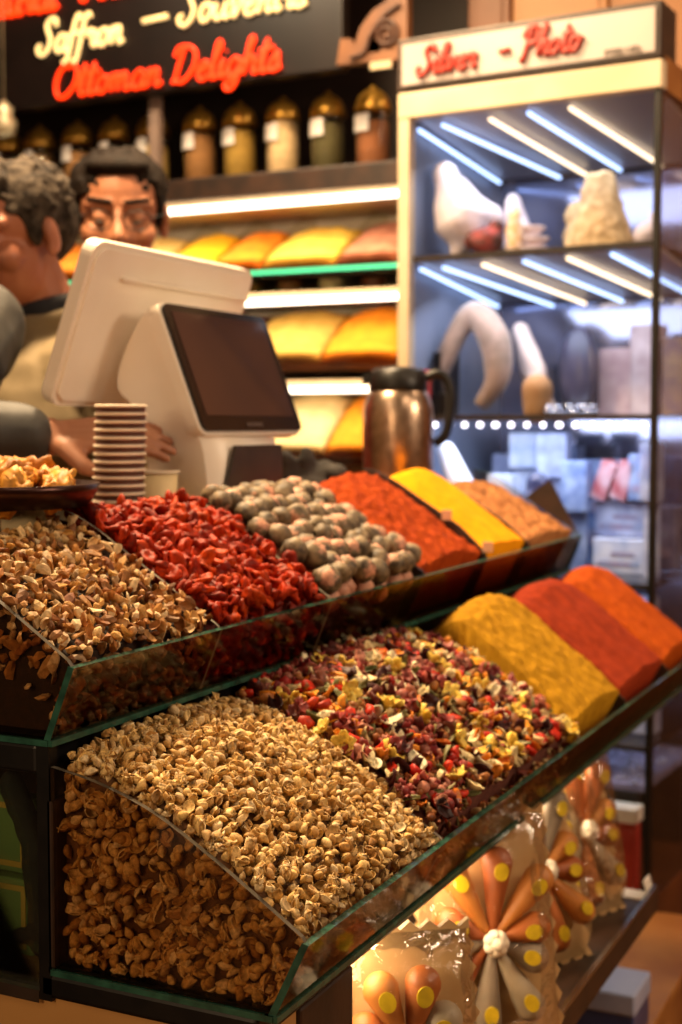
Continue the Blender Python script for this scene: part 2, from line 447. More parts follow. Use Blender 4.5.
# ------------------------------------------------------------------ glass bins
LY = [.473, .526, .572, .6195, .669, .72]; LZ = [.847, .881, .909, .934, .9505, .960]
UY = [.693, .757, .818, .850, .885, .905]; UZ = [1.047, 1.088, 1.126, 1.146, 1.162, 1.166]
def arc(Y, ys, zs): return np.interp(Y, ys, zs)
def arcpts(x, ys, zs, n=22):
    return [(x, y, float(arc(y, ys, zs))) for y in np.linspace(ys[0], ys[-1], n)]
def smooth_arc(x, ys, zs): return spline([(x, a, b) for a, b in zip(ys, zs)], 5)
def bin_tray(name, label, x0, x1, ys, zs, yb, zb, divs, dark_divs=(), tint=M_tint, front=M_front):
    t = thing(name, label, 'glass bin', (x0, ys[-1], zb))
    th = .005
    rim = smooth_arc(0, ys, zs)
    def wall(x, th, drop=0):
        poly = [Vector((x, ys[-1], zb+.005))]+[Vector((x, yb+.002, zb+.005))]+[Vector((x, p.y+.004 if i == 0 else p.y, p.z-drop)) for i, p in enumerate(rim)]
        return poly
    MB().prism(wall(x0, th), (th, 0, 0), 0, 1).build('end_panel', [tint, mk('smoked_edge', '4a443a', '5a5348', 50, .25, 0, 0)], t)
    MB().prism(wall(x1-th, th), (th, 0, 0), 0, 1).build('far_panel', [tint, M_edge], t)
    # leaning front pane
    q = [Vector((x0-.002, yb, zb)), Vector((x0-.002, ys[0], zs[0])), Vector((x0-.002, ys[0]+.006, zs[0]+.001)), Vector((x0-.002, yb+.007, zb))]
    mb = MB(); L_ = x1-x0+.004
    mb.add(q+[p+Vector((L_, 0, 0)) for p in q], [(0, 1, 5, 4), (2, 3, 7, 6)], 0)
    mb.add(q+[p+Vector((L_, 0, 0)) for p in q], [(0, 3, 2, 1), (4, 5, 6, 7), (1, 2, 6, 5), (3, 0, 4, 7)], 1)
    mb.build('front_panel', [front, M_edge], t)
    MB().box((x0-.001, yb+.004, zb), (x1, ys[-1]+.004, zb+.005), 0).build('bottom_panel', [mk_glass('bottom_glass', (.5, .55, .45))], t)
    MB().box((x0-.003, yb-.004, zb-.001), (x1, yb+.008, zb+.004)).box((x0-.004, yb, zb-.001), (x0+.004, ys[-1], zb+.004)).build('bottom_edge', M_edge, t)
    for x in divs:
        MB().prism(wall(x, th, .002), (.004, 0, 0), 0, 1).build('divider', [M_glass, mk('divider_edge', '7d7668', '8d8678', 50, .25, 0, 0)], t)
    for x, up in dark_divs:
        poly = [Vector((x, ys[-1], zb+.005)), Vector((x, yb+.006, zb+.005))]+[Vector((x, p.y+(.006 if i == 0 else 0), p.z+up*min(1, i/4))) for i, p in enumerate(rim)]
        MB().prism(poly, (.005, 0, 0)).build('board_divider', M_dark, t)
    MB().box((x0, ys[-1]-.002, zb), (x1, ys[-1]+.004, zs[-1]-.03)).build('back_panel', M_dark, t)
    return t
low = bin_tray('glass_bin', 'long lower glass bin with leaning front pane, nearest the camera', X0, XE, LY, LZ, .504, .781, [1.215, 1.695], [(1.935, .008), (2.215, .008)])
upp = bin_tray('glass_bin', 'long upper glass bin on the step behind, holding balls and red pieces', X0, 2.46, UY, UZ, .72, .979, [1.166, 1.4175], [(1.705, .0), (1.955, .016), (2.165, .010)], M_tint, mk_glass('upper_front_glass', (.64, .47, .35), .08, mixmax=.10))
# paper tags on the dark boards
for i, (px, py, x) in enumerate([(447, 515, 1.953), (488, 547, 1.953), (470, 512, 2.163)]):
    p = at('X', px, py, x)
    o = MB().box((x-.0025, p.y-.008, p.z-.008), (x-.0005, p.y+.008, p.z+.008), 0, None, .0005).build('price_tag', mk('tag_paper', 'd9a888', 'c99878', 40, .8, 0, .05))
    tag(o, ['small pink tag on the dark board, upper one beside the orange powder', 'small pink tag on the dark board, lower one beside the yellow powder front', 'small pink tag on the board between yellow powder and brown flakes'][i], 'tag', 'tags on the dividers')
# brown flap at the far end
tag(MB().prism([Vector((2.445, .70, 1.055)), Vector((2.445, .80, 1.115)), Vector((2.445, .752, 1.150))], (.004, 0, 0)).build('cardboard_flap', M_dark), 'dark brown flap standing at the far end of the upper bin', 'flap')

# ------------------------------------------------------------------ heaps
def frame_px(p):
    d = np.array([p[0], p[1]]); fw = d @ FW; r = d @ RT; u = p[2]-CAMZ
    fc = fw*math.cos(PITCH)-u*math.sin(PITCH); uc = fw*math.sin(PITCH)+u*math.cos(PITCH)
    return 341+FPX*r/fc, 512-FPX*uc/fc, fc
def surf(x0, x1, ys, zs, bump, back=0, wob=.004, seed=0):
    def h(x, y):
        u = min(max((x-x0)/(x1-x0), 0), 1); t = (y-ys[0])/(ys[-1]-ys[0]); t = min(max(t, 0), 1)
        return float(arc(y, ys, zs))+bump*(math.sin(PI*u)**.6)*(math.sin(PI*(t*.9+.06))**.7)+back*t*t*(math.sin(PI*u)**.5)+wob*noise.noise(Vector((x*18, y*18, seed)))
    return h
def core_mesh(h, x0, x1, ya, yb_, zb, yfoot, drop=.006, n=(26, 18)):
    V = []; F = []; nx, ny = n
    for i in range(nx):
        for j in range(ny):
            x = x0+(x1-x0)*i/(nx-1); y = ya+(yb_-ya)*j/(ny-1); V.append((x, y, h(x, y)-drop))
    for i in range(nx-1):
        for j in range(ny-1):
            a = i*ny+j; F.append((a, a+ny, a+ny+1, a+1))
    rim = [j for j in range(ny)]+[i*ny+ny-1 for i in range(1, nx)]+[(nx-1)*ny+j for j in range(ny-2, -1, -1)]+[i*ny for i in range(nx-2, 0, -1)]
    o = len(V)
    for k in rim:
        x, y, z = V[k]; y2 = yfoot+(y-ya)*(yb_-yfoot)/(yb_-ya); V.append((x, y2, zb))
    for k in range(len(rim)):
        k2 = (k+1) % len(rim); F.append((rim[k], rim[k2], o+k2, o+k))
    F.append([o+k for k in range(len(rim))])
    return V, F
def jgrid(x0, x1, y0, y1, sp, r, j=.45):
    P = []; y = y0; row = 0
    while y <= y1:
        x = x0+(sp/2 if row % 2 else 0)
        while x <= x1:
            a, b = x+r.uniform(-j, j)*sp, y+r.uniform(-j, j)*sp
            P.append((min(max(a, x0), x1), min(max(b, y0), y1))); x += sp
        y += sp*.88; row += 1
    return P
def slope_R(h, x, y):
    e = .004; n = Vector((-(h(x+e, y)-h(x-e, y))/2/e, -(h(x, y+e)-h(x, y-e))/2/e, 1)).normalized()
    return np.array(n.to_track_quat('Z', 'Y').to_matrix())
def top_layer(h, x0, x1, y0, y1, sp, r, ntemp, lift, tilt, smin=.8, smax=1.2):
    out = []
    for x, y in jgrid(x0, x1, y0, y1, sp, r):
        R = slope_R(h, x, y) @ (rand_rot(r, tilt) if tilt is not None else rand_rot(r))
        out.append((np.array([x, y, h(x, y)+lift+r.uniform(-.002, .002)]), R, r.uniform(smin, smax), int(r.integers(ntemp))))
    return out
def split_near(pl, n=300):
    """the pieces that show largest in the photo"""
    vis = []; rest = []
    for q in pl:
        x, y, d = frame_px(q[0])
        (vis if (4 < x < 678 and 4 < y < 1020) else rest).append((d, q))
    vis.sort(key=lambda a: a[0])
    return [q for d, q in vis[:n]], [q for d, q in vis[n:]]+[q for d, q in rest]

# pods (front left of lower bin)
M_pod = mk_items('pods', ['9a6a32', 'dcb26a', 'e8c684', 'be8e4c', 'f4dcaa', 'aa7838', 'deb66c', 'eccd94'], .6, 300, .6, .4)
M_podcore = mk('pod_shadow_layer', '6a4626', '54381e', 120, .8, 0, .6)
podT = [t_pod(i) for i in range(3)]+[t_husk(i) for i in range(3)]+[t_papery(i) for i in range(5)]
podM = [np_mesh('cardamom_pod', np.array(v), f, M_pod) for v, f in podT]
r1 = np.random.default_rng(11)
hp = surf(X0, 1.215, LY, LZ, .018, .008, .006, 1)
top = top_layer(hp, X0+.012, 1.212, .487, .718, .0098, r1, len(podT), .002, None)
under = top_layer(hp, X0+.012, 1.212, .487, .718, .0102, r1, len(podT), -.006, None)
near, far = split_near(top, 300)
loose('cardamom_pod', podM, near, 'pale straw-coloured dried pod lying loose on the front heap in the lower bin', 'pod', 'loose pods on the front heap')
face = []
for x, z in jgrid(.507, .716, .79, .955, .0100, r1):       # against the near end pane, (Y, Z)
    yfront = .504-(z-.781)*.47
    if z < arc(x, LY, LZ)-.004 and x > yfront+.01:
        face.append((np.array([X0+.0125+r1.uniform(0, .003), x, z]), rand_rot(r1), r1.uniform(1.05, 1.4), int(r1.integers(8))))
for y, z in [(a, b) for a, b in jgrid(X0+.015, 1.21, .79, .85, .012, r1)]:   # against the leaning front pane
    face.append((np.array([y, .504-(z-.781)*.47+.016, z]), rand_rot(r1), 1, int(r1.integers(len(podT)))))
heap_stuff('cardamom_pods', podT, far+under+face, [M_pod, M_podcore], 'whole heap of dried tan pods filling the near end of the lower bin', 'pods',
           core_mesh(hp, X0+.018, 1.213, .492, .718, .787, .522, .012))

# mixed brown chips (near end of upper bin)
M_chip = mk_items('chips', ['5a2e14', 'c08a4c', 'e8c890', '7a4420', 'd9a860', '94592a', 'f0d8a8', '6b3818', 'b87a3c'], .6, 200, .5, .35)
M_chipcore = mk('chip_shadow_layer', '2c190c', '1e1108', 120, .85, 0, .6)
chT = [t_chip(i, (.0085, .005, .0024)) for i in range(6)]+[t_chip(i+10, (.0055, .0045, .003)) for i in range(3)]+[t_husk(i+20, .0075, .005) for i in range(3)]
chM = [np_mesh('root_chip', np.array(v), f, M_chip, False) for v, f in chT]
hc = surf(X0, 1.166, UY, UZ, .008, -.034, .006, 2)
top = top_layer(hc, X0+.012, 1.163, .706, .9, .0115, r1, len(chT), .002, .8)
under = top_layer(hc, X0+.012, 1.163, .706, .9, .012, r1, len(chT), -.006, .9)
near, far = split_near(top, 300)
loose('root_chip', chM, near, 'small dry chip, brown outside and pale inside, on the left heap in the upper bin', 'chip', 'loose chips on the upper left heap')
face = []
for a, z in jgrid(.725, .90, .99, 1.155, .0115, r1):
    yf = .72-(z-.979)*.40
    lim = 1.012+.09*(a-.72)/.18
    if z < arc(a, UY, UZ)-.004 and a > yf+.012 and z > lim+r1.normal(0, .008):
        face.append((np.array([X0+.012+r1.uniform(0, .004), a, z]), rand_rot(r1), r1.uniform(.8, 1.15), int(r1.integers(len(chT)))))
for a, z in jgrid(X0+.012, 1.163, .986, 1.045, .0105, r1):
    if r1.random() < .85: face.append((np.array([a, .72-(z-.979)*.40+.014, z]), rand_rot(r1), 1.1, int(r1.integers(len(chT)))))
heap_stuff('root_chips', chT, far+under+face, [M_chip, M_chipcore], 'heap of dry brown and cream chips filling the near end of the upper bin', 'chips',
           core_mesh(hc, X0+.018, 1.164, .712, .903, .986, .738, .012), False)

# crumpled red pieces
M_red = mk_items('red_pieces', ['661002', 'a42804', 'b8400a', '7e1602', 'ac3006', '921e04'], .5, 150, .6, .5, 0, spec=.12)
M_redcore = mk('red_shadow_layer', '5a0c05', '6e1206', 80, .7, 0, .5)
rdT = [t_lump(i, (.0125, .0095, .0062), 3, .5, 1.3, .7) for i in range(7)]
rdM = [np_mesh('dried_red_fruit', np.array(v), f, M_red) for v, f in rdT]
hr = surf(1.171, 1.416, UY, UZ, .010, -.020, .008, 3)
top = top_layer(hr, 1.180, 1.408, .708, .898, .0165, r1, len(rdT), .004, .7)
under = top_layer(hr, 1.180, 1.408, .712, .898, .018, r1, len(rdT), -.007, .9)
loose('dried_red_fruit', rdM, top[:300], 'glossy crumpled dried red piece on the red heap in the upper bin', 'dried fruit', 'red pieces in the upper bin')
face = [(np.array([a, .72-(z-.979)*.40+.018, z]), rand_rot(r1), 1, int(r1.integers(len(rdT)))) for a, z in jgrid(1.185, 1.405, .99, 1.035, .016, r1)]
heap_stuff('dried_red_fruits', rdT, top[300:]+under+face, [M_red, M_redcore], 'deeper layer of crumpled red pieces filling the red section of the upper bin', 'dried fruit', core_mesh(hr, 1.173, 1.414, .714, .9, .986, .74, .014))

# round balls
def ball_mat():
    m, nt, b = newmat('grey_ball')
    tc = nt.nodes.new('ShaderNodeTexCoord'); n = nt.nodes.new('ShaderNodeTexNoise'); n.inputs['Scale'].default_value = 90; n.inputs['Detail'].default_value = 6
    L(nt, tc.outputs['Object'], n.inputs['Vector'])
    r = nt.nodes.new('ShaderNodeValToRGB'); r.color_ramp.elements[0].position = .35; r.color_ramp.elements[1].position = .68
    r.color_ramp.elements[0].color = srgb('3c3022'); r.color_ramp.elements[1].color = srgb('8a7658'); L(nt, n.outputs['Fac'], r.inputs['Fac'])
    sx = nt.nodes.new('ShaderNodeSeparateXYZ'); L(nt, tc.outputs['Object'], sx.inputs[0])
    n2 = nt.nodes.new('ShaderNodeTexNoise'); n2.inputs['Scale'].default_value = 160; L(nt, tc.outputs['Object'], n2.inputs['Vector'])
    a = nt.nodes.new('ShaderNodeMath'); a.operation = 'MULTIPLY_ADD'; a.inputs[1].default_value = .016; L(nt, n2.outputs['Fac'], a.inputs[0]); L(nt, sx.outputs['Z'], a.inputs[2])
    mr = nt.nodes.new('ShaderNodeMapRange'); mr.inputs['From Min'].default_value = .0188; mr.inputs['From Max'].default_value = .0222; L(nt, a.outputs[0], mr.inputs['Value'])
    mx = nt.nodes.new('ShaderNodeMix'); mx.data_type = 'RGBA'; L(nt, mr.outputs[0], mx.inputs['Factor']); L(nt, r.outputs['Color'], mx.inputs['A']); mx.inputs['B'].default_value = srgb('c08a70')
    L(nt, mx.outputs['Result'], b.inputs['Base Color']); b.inputs['Roughness'].default_value = .6
    bp = nt.nodes.new('ShaderNodeBump'); bp.inputs['Strength'].default_value = .6; bp.inputs['Distance'].default_value = .001; L(nt, n.outputs['Fac'], bp.inputs['Height']); L(nt, bp.outputs['Normal'], b.inputs['Normal'])
    return m
M_ball = ball_mat()
bT = [t_lump(i+40, (.0166, .0162, .0150), 3, .13, 1.4, .0) for i in range(4)]
bM = [np_mesh('dried_ball', np.array(v), f, M_ball) for v, f in bT]
hb = surf(1.4215, 1.704, UY, UZ, .010, -.020, .004, 4)
pl = []; row = 0; y = .712
rows = []
while y < .9:
    x = 1.439+(.0155 if row % 2 else 0)
    while x < 1.692:
        rows.append((x+r1.uniform(-.007, .007), y+r1.uniform(-.006, .006))); x += .0315
    y += .0245; row += 1
for x, y in rows:
    R = slope_R(hb, x, y) @ rotm((r1.normal(-.5, .9), r1.normal(0, .9), r1.uniform(0, 6.28)))
    pl.append((np.array([x, y, hb(x, y)+.006+r1.uniform(-.004, .006)]), R, r1.uniform(.86, 1.14), int(r1.integers(4))))
loose('dried_ball', bM, pl, 'round grey-brown dried ball with a pale pinkish patch in the upper bin', 'dried ball', 'round balls in the upper bin')
under = [(p+np.array([.012, .008, -.025]), R, s, t) for p, R, s, t in pl if p[0]+.012 < 1.69 and p[1] < .88]
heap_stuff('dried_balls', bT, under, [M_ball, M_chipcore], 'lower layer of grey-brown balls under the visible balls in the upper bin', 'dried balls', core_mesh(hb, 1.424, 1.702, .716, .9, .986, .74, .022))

# powders
LPY = [.473, .55, .60, .645, .68, .718]; LPZ = [.864, .930, .972, 1.008, .990, .945]
UPY = [.693, .75, .80, .85, .875, .905]; UPZ = [1.055, 1.098, 1.140, 1.176, 1.180, 1.155]
def powder(name, label, c1, c2, x0, x1, ys, zs, zb, yfoot, bump, back, seed, flakes=None, cat='spice powder', grain=.0012, ya=None):
    def h(x, y):
        u = min(max((x-x0)/(x1-x0), 0), 1); py, pz = (LPY, LPZ) if ys is LY else (UPY, UPZ)
        t = (y-ys[0])/(ys[-1]-ys[0])
        return float(sum(np.interp(y+k*.011, py, pz) for k in (-1.5, -1, -.5, 0, .5, 1, 1.5))/7)+back*t-bump*(1-max(0, math.sin(PI*(.05+.90*u)))**.8)*(.35+.65*min(1, t*1.6))+.004*noise.noise(Vector((x*18, y*18, seed)))
    h2 = lambda x, y: h(x, y)+grain*2*noise.noise(Vector((x*90, y*90, seed)))+grain*noise.noise(Vector((x*300, y*300, seed)))
    cv, cf = core_mesh(h2, x0, x1, ya or ys[0]+.014, ys[-1]-.002, zb, yfoot, 0, (90, 80))
    m = mk(name+'_grain', c1, c2, 45, .85, 0, .9, 420, spec=.12)
    V = np.array(cv); org = np.array([*(V[:, :2].min(0)+V[:, :2].max(0))/2, V[:, 2].min()])
    ob = bpy.data.objects.new(name, np_mesh(name, V-org, cf, m)); col.objects.link(ob); ob.location = org
    return tag(ob, label, cat, kind='stuff')
U = dict(ys=UY, zs=UZ, zb=.986, yfoot=.742); W_ = dict(ys=LY, zs=LZ, zb=.787, yfoot=.526)
powder('orange_spice', 'heap of coarse orange-red ground spice beside the grey balls in the upper bin', '9c3c06', '842c02', 1.711, 1.953, bump=.030, back=.0, seed=5, grain=.003, **U)
powder('yellow_spice', 'bright yellow powder heap between dark boards in the upper bin', 'f09c00', 'e48e00', 1.962, 2.163, bump=.020, back=.0, seed=6, grain=.0005, **U)
powder('brown_flakes', 'heap of coarse pale brown flakes at the far end of the upper bin', 'b07848', '8a5630', 2.172, 2.44, bump=.02, back=-.038, seed=7, grain=.004, **U)
powder('mustard_spice', 'mustard-yellow ground spice heap in the lower bin, beside the flower mix', 'aa7c12', '92680a', 1.701, 1.932, bump=.028, back=.008, seed=8, grain=.002, **W_)
powder('dark_red_spice', 'dark brick-red ground spice heap in the lower bin, middle one of three powders', '8e3010', '7a260c', 1.942, 2.212, bump=.024, back=.0, seed=9, grain=.001, **W_)
powder('orange_red_spice', 'orange ground spice heap in the lower bin, farthest of its powders', 'a84806', '903802', 2.222, 2.45, bump=.024, back=.0, seed=10, grain=.001, **W_)

# flower and fruit tea mix
hm = surf(1.2, 1.70, LY, LZ, .024, .010, .007, 12)
P = jgrid(1.222, 1.690, .489, .716, .0140, r1)
kinds = [
 ('rosebud', [t_bud(i, .0068) for i in range(3)], ['6e1c20', 'a0483e', '7e2428', 'c08068', '5a1418'], 'dusky red dried rosebud in the mixed flower tea', 'rosebud', .12),
 ('dried_berry', [t_lump(i+60, (.0075, .006, .005), 2, .35, 1.5, .4) for i in range(4)], ['a81408', 'd03010', '8a1008', 'c8401c'], 'shiny red dried berry piece in the mixed flower tea', 'berry', .13),
 ('yellow_flower', [t_flower(i, .0135) for i in range(3)], ['e8c040', 'f0d870', 'd8a828'], 'small pale yellow dried flower in the mixed flower tea', 'flower', .04),
 ('orange_petal', [t_petal(i+3, .008, .005, .001, .8) for i in range(3)], ['d87818', 'e8a030', 'c86010', 'e0b048'], 'curled orange petal in the mixed flower tea', 'petal', .14),
 ('pale_petal', [t_petal(i+9, .0085, .0055, .001, .9) for i in range(3)], ['e8d4a0', 'd8c088', 'f0e4c0', 'c8b078'], 'curled cream petal in the mixed flower tea', 'petal', .18),
 ('green_leaf', [t_petal(i+19, .0105, .003, .0009, .5) for i in range(3)], ['5a5a30', '7a7444', '485028', '8a7c50'], 'narrow grey-green leaf bit in the mixed flower tea', 'leaf', .13),
 ('dark_petal', [t_petal(i+29, .0095, .0065, .0011, 1.2) for i in range(3)], ['3a1210', '4e1814', '2a0e0c', '642418'], 'dark maroon crinkled petal in the mixed flower tea', 'petal', .10),
 ('nut_piece', [t_chip(i+80, (.006, .005, .004)) for i in range(4)], ['8a5028', 'a86c38', '6e3c1c', 'b88048'], 'small brown nut piece in the mixed flower tea', 'nut piece', .18)]
mixM = []
for nm, T, cs, lab, cat, pr in kinds:
    mm = mk_items(nm+'_skin', cs, .5, 220, .4, .3); mixM.append([np_mesh(nm, np.array(v), f, mm) for v, f in T])
pk = np.array([k[5] for k in kinds]); pk = pk/pk.sum()
groups = [[] for _ in kinds]
for x, y in P:
    # the near pod heap spills over the divider
    k = int(r1.choice(len(kinds), p=pk)); T = kinds[k][1]
    R = slope_R(hm, x, y) @ rand_rot(r1, .7)
    groups[k].append((np.array([x, y, hm(x, y)+.003+r1.uniform(-.002, .003)]), R, r1.uniform(1.0, 1.5), int(r1.integers(len(T)))))
allT = []; off = []
for k in kinds: off.append(len(allT)); allT += k[1]
left = []
for k, g in enumerate(groups):
    near, far = split_near(g, 140)
    loose(kinds[k][0], mixM[k], near, kinds[k][3], kinds[k][4], kinds[k][0].replace('_', ' ')+'s in the flower tea')
    left += [(p, R, s, off[k]+t) for p, R, s, t in far]
M_mix = mk_items('tea_mix', ['64241a', '8a5028', 'd8c088', '522018', 'b86018', '5e5a34', '94341c', 'b08850', 'c8a868'], .6, 220, .4, .3)
for x, y in jgrid(1.222, 1.690, .489, .716, .0115, r1):
    left.append((np.array([x, y, hm(x, y)-.003]), rand_rot(r1), r1.uniform(.6, .95), int(r1.integers(len(allT)))))
for a, z in jgrid(1.225, 1.69, .79, .845, .013, r1):
    left.append((np.array([a, .504-(z-.781)*.47+.015, z]), rand_rot(r1), .9, int(r1.integers(len(allT)))))
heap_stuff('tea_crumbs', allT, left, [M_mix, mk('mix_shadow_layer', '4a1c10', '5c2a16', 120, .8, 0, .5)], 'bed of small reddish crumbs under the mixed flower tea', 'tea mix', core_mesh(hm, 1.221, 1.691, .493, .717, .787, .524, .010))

# ------------------------------------------------------------------ service counter behind the bins
sv = thing('service_counter', 'brown counter behind the bins that carries the screens, cups and flask', 'counter', (1.5, 1.06, 0))
MB().box((.4, .937, 1.06), (2.62, 1.165, 1.09), 0, None, .004).build('worktop', M_brown, sv)
MB().box((.42, .95, 0), (2.6, 1.15, 1.06)).build('body', M_dark, sv)

# pan with nuggets
pc = atd(-17, 497, 1.44); pc = Vector((pc.x, pc.y, 1.165)); PR = .122
pan = MB().lathe([(.01, 0), (PR-.012, 0), (PR-.002, .016), (PR, .024), (PR-.004, .024), (PR-.014, .004), (.01, .003)], 48, c=pc).lathe([(.01, 1.091-pc.z), (.040, 1.091-pc.z), (.036, 1.10-pc.z), (.018, 1.12-pc.z), (.018, 1.15-pc.z), (.045, .001), (.01, .001)], 28, c=pc).build('round_pan', mk('dark_copper', '2a1410', '3a1c14', 30, .3, .7, .05), origin=Vector((pc.x, pc.y, 1.091)))
tag(pan, 'dark round metal pan heaped with golden nuggets at the left', 'pan')
M_nug = mk_items('nuggets', ['a8661a', 'c88228', 'dc9c3c', 'b87424'], .5, 130, .9, .4)
ngT = [t_lump(i+90, (.0175, .0140, .0120), 3, .65, 2.0, .1) for i in range(5)]
ngM = [np_mesh('fried_nugget', np.array(v), f, M_nug) for v, f in ngT]
pl = []
for k in range(64):
    a = r1.uniform(0, 2*PI); q = (PR-.022)*math.sqrt(r1.uniform(0, 1)); lay = max(0, 1-q/(PR-.015))
    pl.append((np.array([pc.x+q*math.cos(a), pc.y+q*math.sin(a), pc.z+.014+r1.uniform(.2, 1)*lay*.055]), rand_rot(r1), r1.uniform(.8, 1.25), int(r1.integers(5))))
loose('fried_nugget', ngM, pl, 'golden-brown knobbly fried nugget piled in the dark round pan', 'nugget', 'nuggets in the pan')
nk = MB().ell((pc.x+.09, pc.y-.01, 1.196), (.02, .014, .010))
tag(fuse(nk, 'paper_napkin', M_paper, None, .003, 1, True, .007, 70), 'crumpled white napkin behind the pan of nuggets', 'napkin')

# stack of paper cups
M_cupw = mk('cup_white', 'efe2cc', 'e4d4ba', 30, .6, 0, .03); M_cupb = mk('cup_brown', '5a2e1a', '4a2414', 30, .6, 0, .03)
CR = .0318; cc = atd(118, 403, 1.685)
def paper_cup(name, x, y, z, r, h, label, group=None, mats=(M_cupb, M_cupw)):
    t = thing(name, label, 'paper cup', (x, y, z), (0, 0, random.random()*6), group)
    MB().lathe([(.01, .004), (r*.74, .002), (r*.75, 0), (r*.96, h-.004), (r*.93, h-.004), (r*.72, .006), (.01, .006)], 32).build('cup_wall', mats[0], t, True)
    MB().tube([(r*.97*math.cos(a), r*.97*math.sin(a), h-.003) for a in [2*PI*k/32 for k in range(32)]], .0020, 8, closed=True).build('rolled_rim', mats[1], t, True)
    return t
N = 13; ordn = ['lowest', 'second from the bottom', 'third from the bottom', 'fourth from the bottom', 'fifth from the bottom', 'sixth from the bottom', 'middle one', 'sixth from the top', 'fifth from the top', 'fourth from the top', 'third from the top', 'second from the top', 'topmost']
for i in range(N):
    paper_cup('paper_cup', cc.x+random.uniform(-.0006, .0006)+.0005*i, cc.y, 1.0905+i*.00975, CR, .0685, 'brown paper cup with white rim in the tall stack, '+ordn[i], 'stacked paper cups')
# low band of the bottom cup is cream in the photo: a cream cup beside the stack
p = atd(153, 470, 1.78)
paper_cup('paper_cup', p.x, p.y, 1.0905, .034, p.z-1.09, 'single cream paper cup between the brown stack and the white terminal', None, (mk('cup_cream', 'e4cfa0', 'dcc594', 30, .6, 0, .03), M_cupw))

# double-screen till
ps = thing('point_of_sale_terminal', 'white double-screen till with a dark customer screen standing on the counter', 'till', (1.68, .98, 1.09))
def slab(c00, c10, c11, c01, th, bev, mats, name, parent, inset=None):
    """rounded rectangular slab given its four front corners (bl, br, tr, tl)"""
    o = c00; ux = (c10-c00); uy = (c01-c00); w_, h_ = ux.length, uy.length; ux = ux.normalized(); uy = uy.normalized(); n = ux.cross(uy).normalized()
    M = Matrix((( ux.x, uy.x, n.x, o.x), (ux.y, uy.y, n.y, o.y), (ux.z, uy.z, n.z, o.z), (0, 0, 0, 1)))
    return w_, h_, M
def rrect(x0, y0, x1, y1, r, z, n=6):
    P = []
    for cx, cy, a0 in ((x1-r, y1-r, 0), (x0+r, y1-r, PI/2), (x0+r, y0+r, PI), (x1-r, y0+r, 1.5*PI)):
        for k in range(n+1):
            a = a0+PI/2*k/n; P.append((cx+r*math.cos(a), cy+r*math.sin(a), z))
    return P
bl, br, tl = Vector((1.54, .943, 1.239)), Vector((1.828, .943, 1.239)), Vector((1.54, 1.012, 1.416))
w_, h_, M = slab(bl, br, None, tl, 0, 0, 0, 0, 0)
mb = MB(); mb.prism(rrect(0, 0, w_, h_, .016, -.006), (0, 0, -.016), 0, 0, M).prism(rrect(.004, .004, w_-.004, h_-.004, .014, -.022), (0, 0, -.008), 0, 0, M)
mb.build('customer_screen_housing', M_white, ps)
m_blk, nt, bb = newmat('screen_bezel'); bb.inputs['Base Color'].default_value = srgb('0d0807'); bb.inputs['Roughness'].default_value = .18
bez = MB().prism(rrect(.006, .004, w_-.002, h_-.003, .013, -.006), (0, 0, .005), 0, 0, M).build('screen_bezel', m_blk, ps)
m_scr, nt, bb = newmat('screen_reflections')
tc = nt.nodes.new('ShaderNodeTexCoord'); gr = nt.nodes.new('ShaderNodeTexNoise'); gr.inputs['Scale'].default_value = 7; gr.inputs['Detail'].default_value = 1
L(nt, tc.outputs['Object'], gr.inputs['Vector']); rp = nt.nodes.new('ShaderNodeValToRGB')
rp.color_ramp.elements[0].color = srgb('3e2a26'); rp.color_ramp.elements[1].color = srgb('6a3c28'); L(nt, gr.outputs['Fac'], rp.inputs['Fac'])
L(nt, rp.outputs['Color'], bb.inputs['Emission Color']); bb.inputs['Emission Strength'].default_value = .45  # reflections on the dark screen are painted as a faint mottled glow
bb.inputs['Base Color'].default_value = srgb('140c0a'); bb.inputs['Roughness'].default_value = .08
MB().prism(rrect(.022, .026, w_-.018, h_-.014, .002, -.0008), (0, 0, .0008), 0, 0, M).build('screen', m_scr, ps)
lg = MB()
for k in range(5): lg.box((w_*.5-.022+k*.009, .010, -.0006), (w_*.5-.0155+k*.009, .0155, .0002), 0, M)
lg.build('maker_mark', mk('dull_mark', '4a3c34', '54463c', 50, .4, 0, 0), ps)
# operator screen, its back towards us
bl2, br2, tl2 = Vector((1.447, 1.128, 1.277)), Vector((1.86, 1.128, 1.277)), Vector((1.447, 1.05, 1.487))
w2, h2_, M2 = slab(bl2, br2, None, tl2, 0, 0, 0, 0, 0)
mb = MB().prism(rrect(0, 0, w2, h2_, .022, .004), (0, 0, -.018), 0, 0, M2)
mb.prism(rrect(.008, .008, w2-.008, h2_-.008, .02, .004), (0, 0, .004), 0, 0, M2)
mb.build('operator_screen_housing', M_white, ps)
MB().prism(rrect(.07, h2_-.045, w2-.012, h2_-.040, .002, .008), (0, 0, .006), 0, 0, M2).build('vent_ledge', M_white, ps)
MB().prism(rrect(.006, .006, w2-.006, h2_-.006, .018, -.0142), (0, 0, -.002), 0, 0, M2).build('operator_glass', m_blk, ps)
MB().prism([(.185+.012*math.cos(a)*1.0+.004*math.sin(a), .055+.017*math.sin(a), .0082) for a in [2*PI*k/20 for k in range(20)]], (0, 0, .0008), 0, 0, M2).build('round_badge', mk('badge_grey', 'b4a498', 'a8988c', 90, .5, 0, .1), ps)
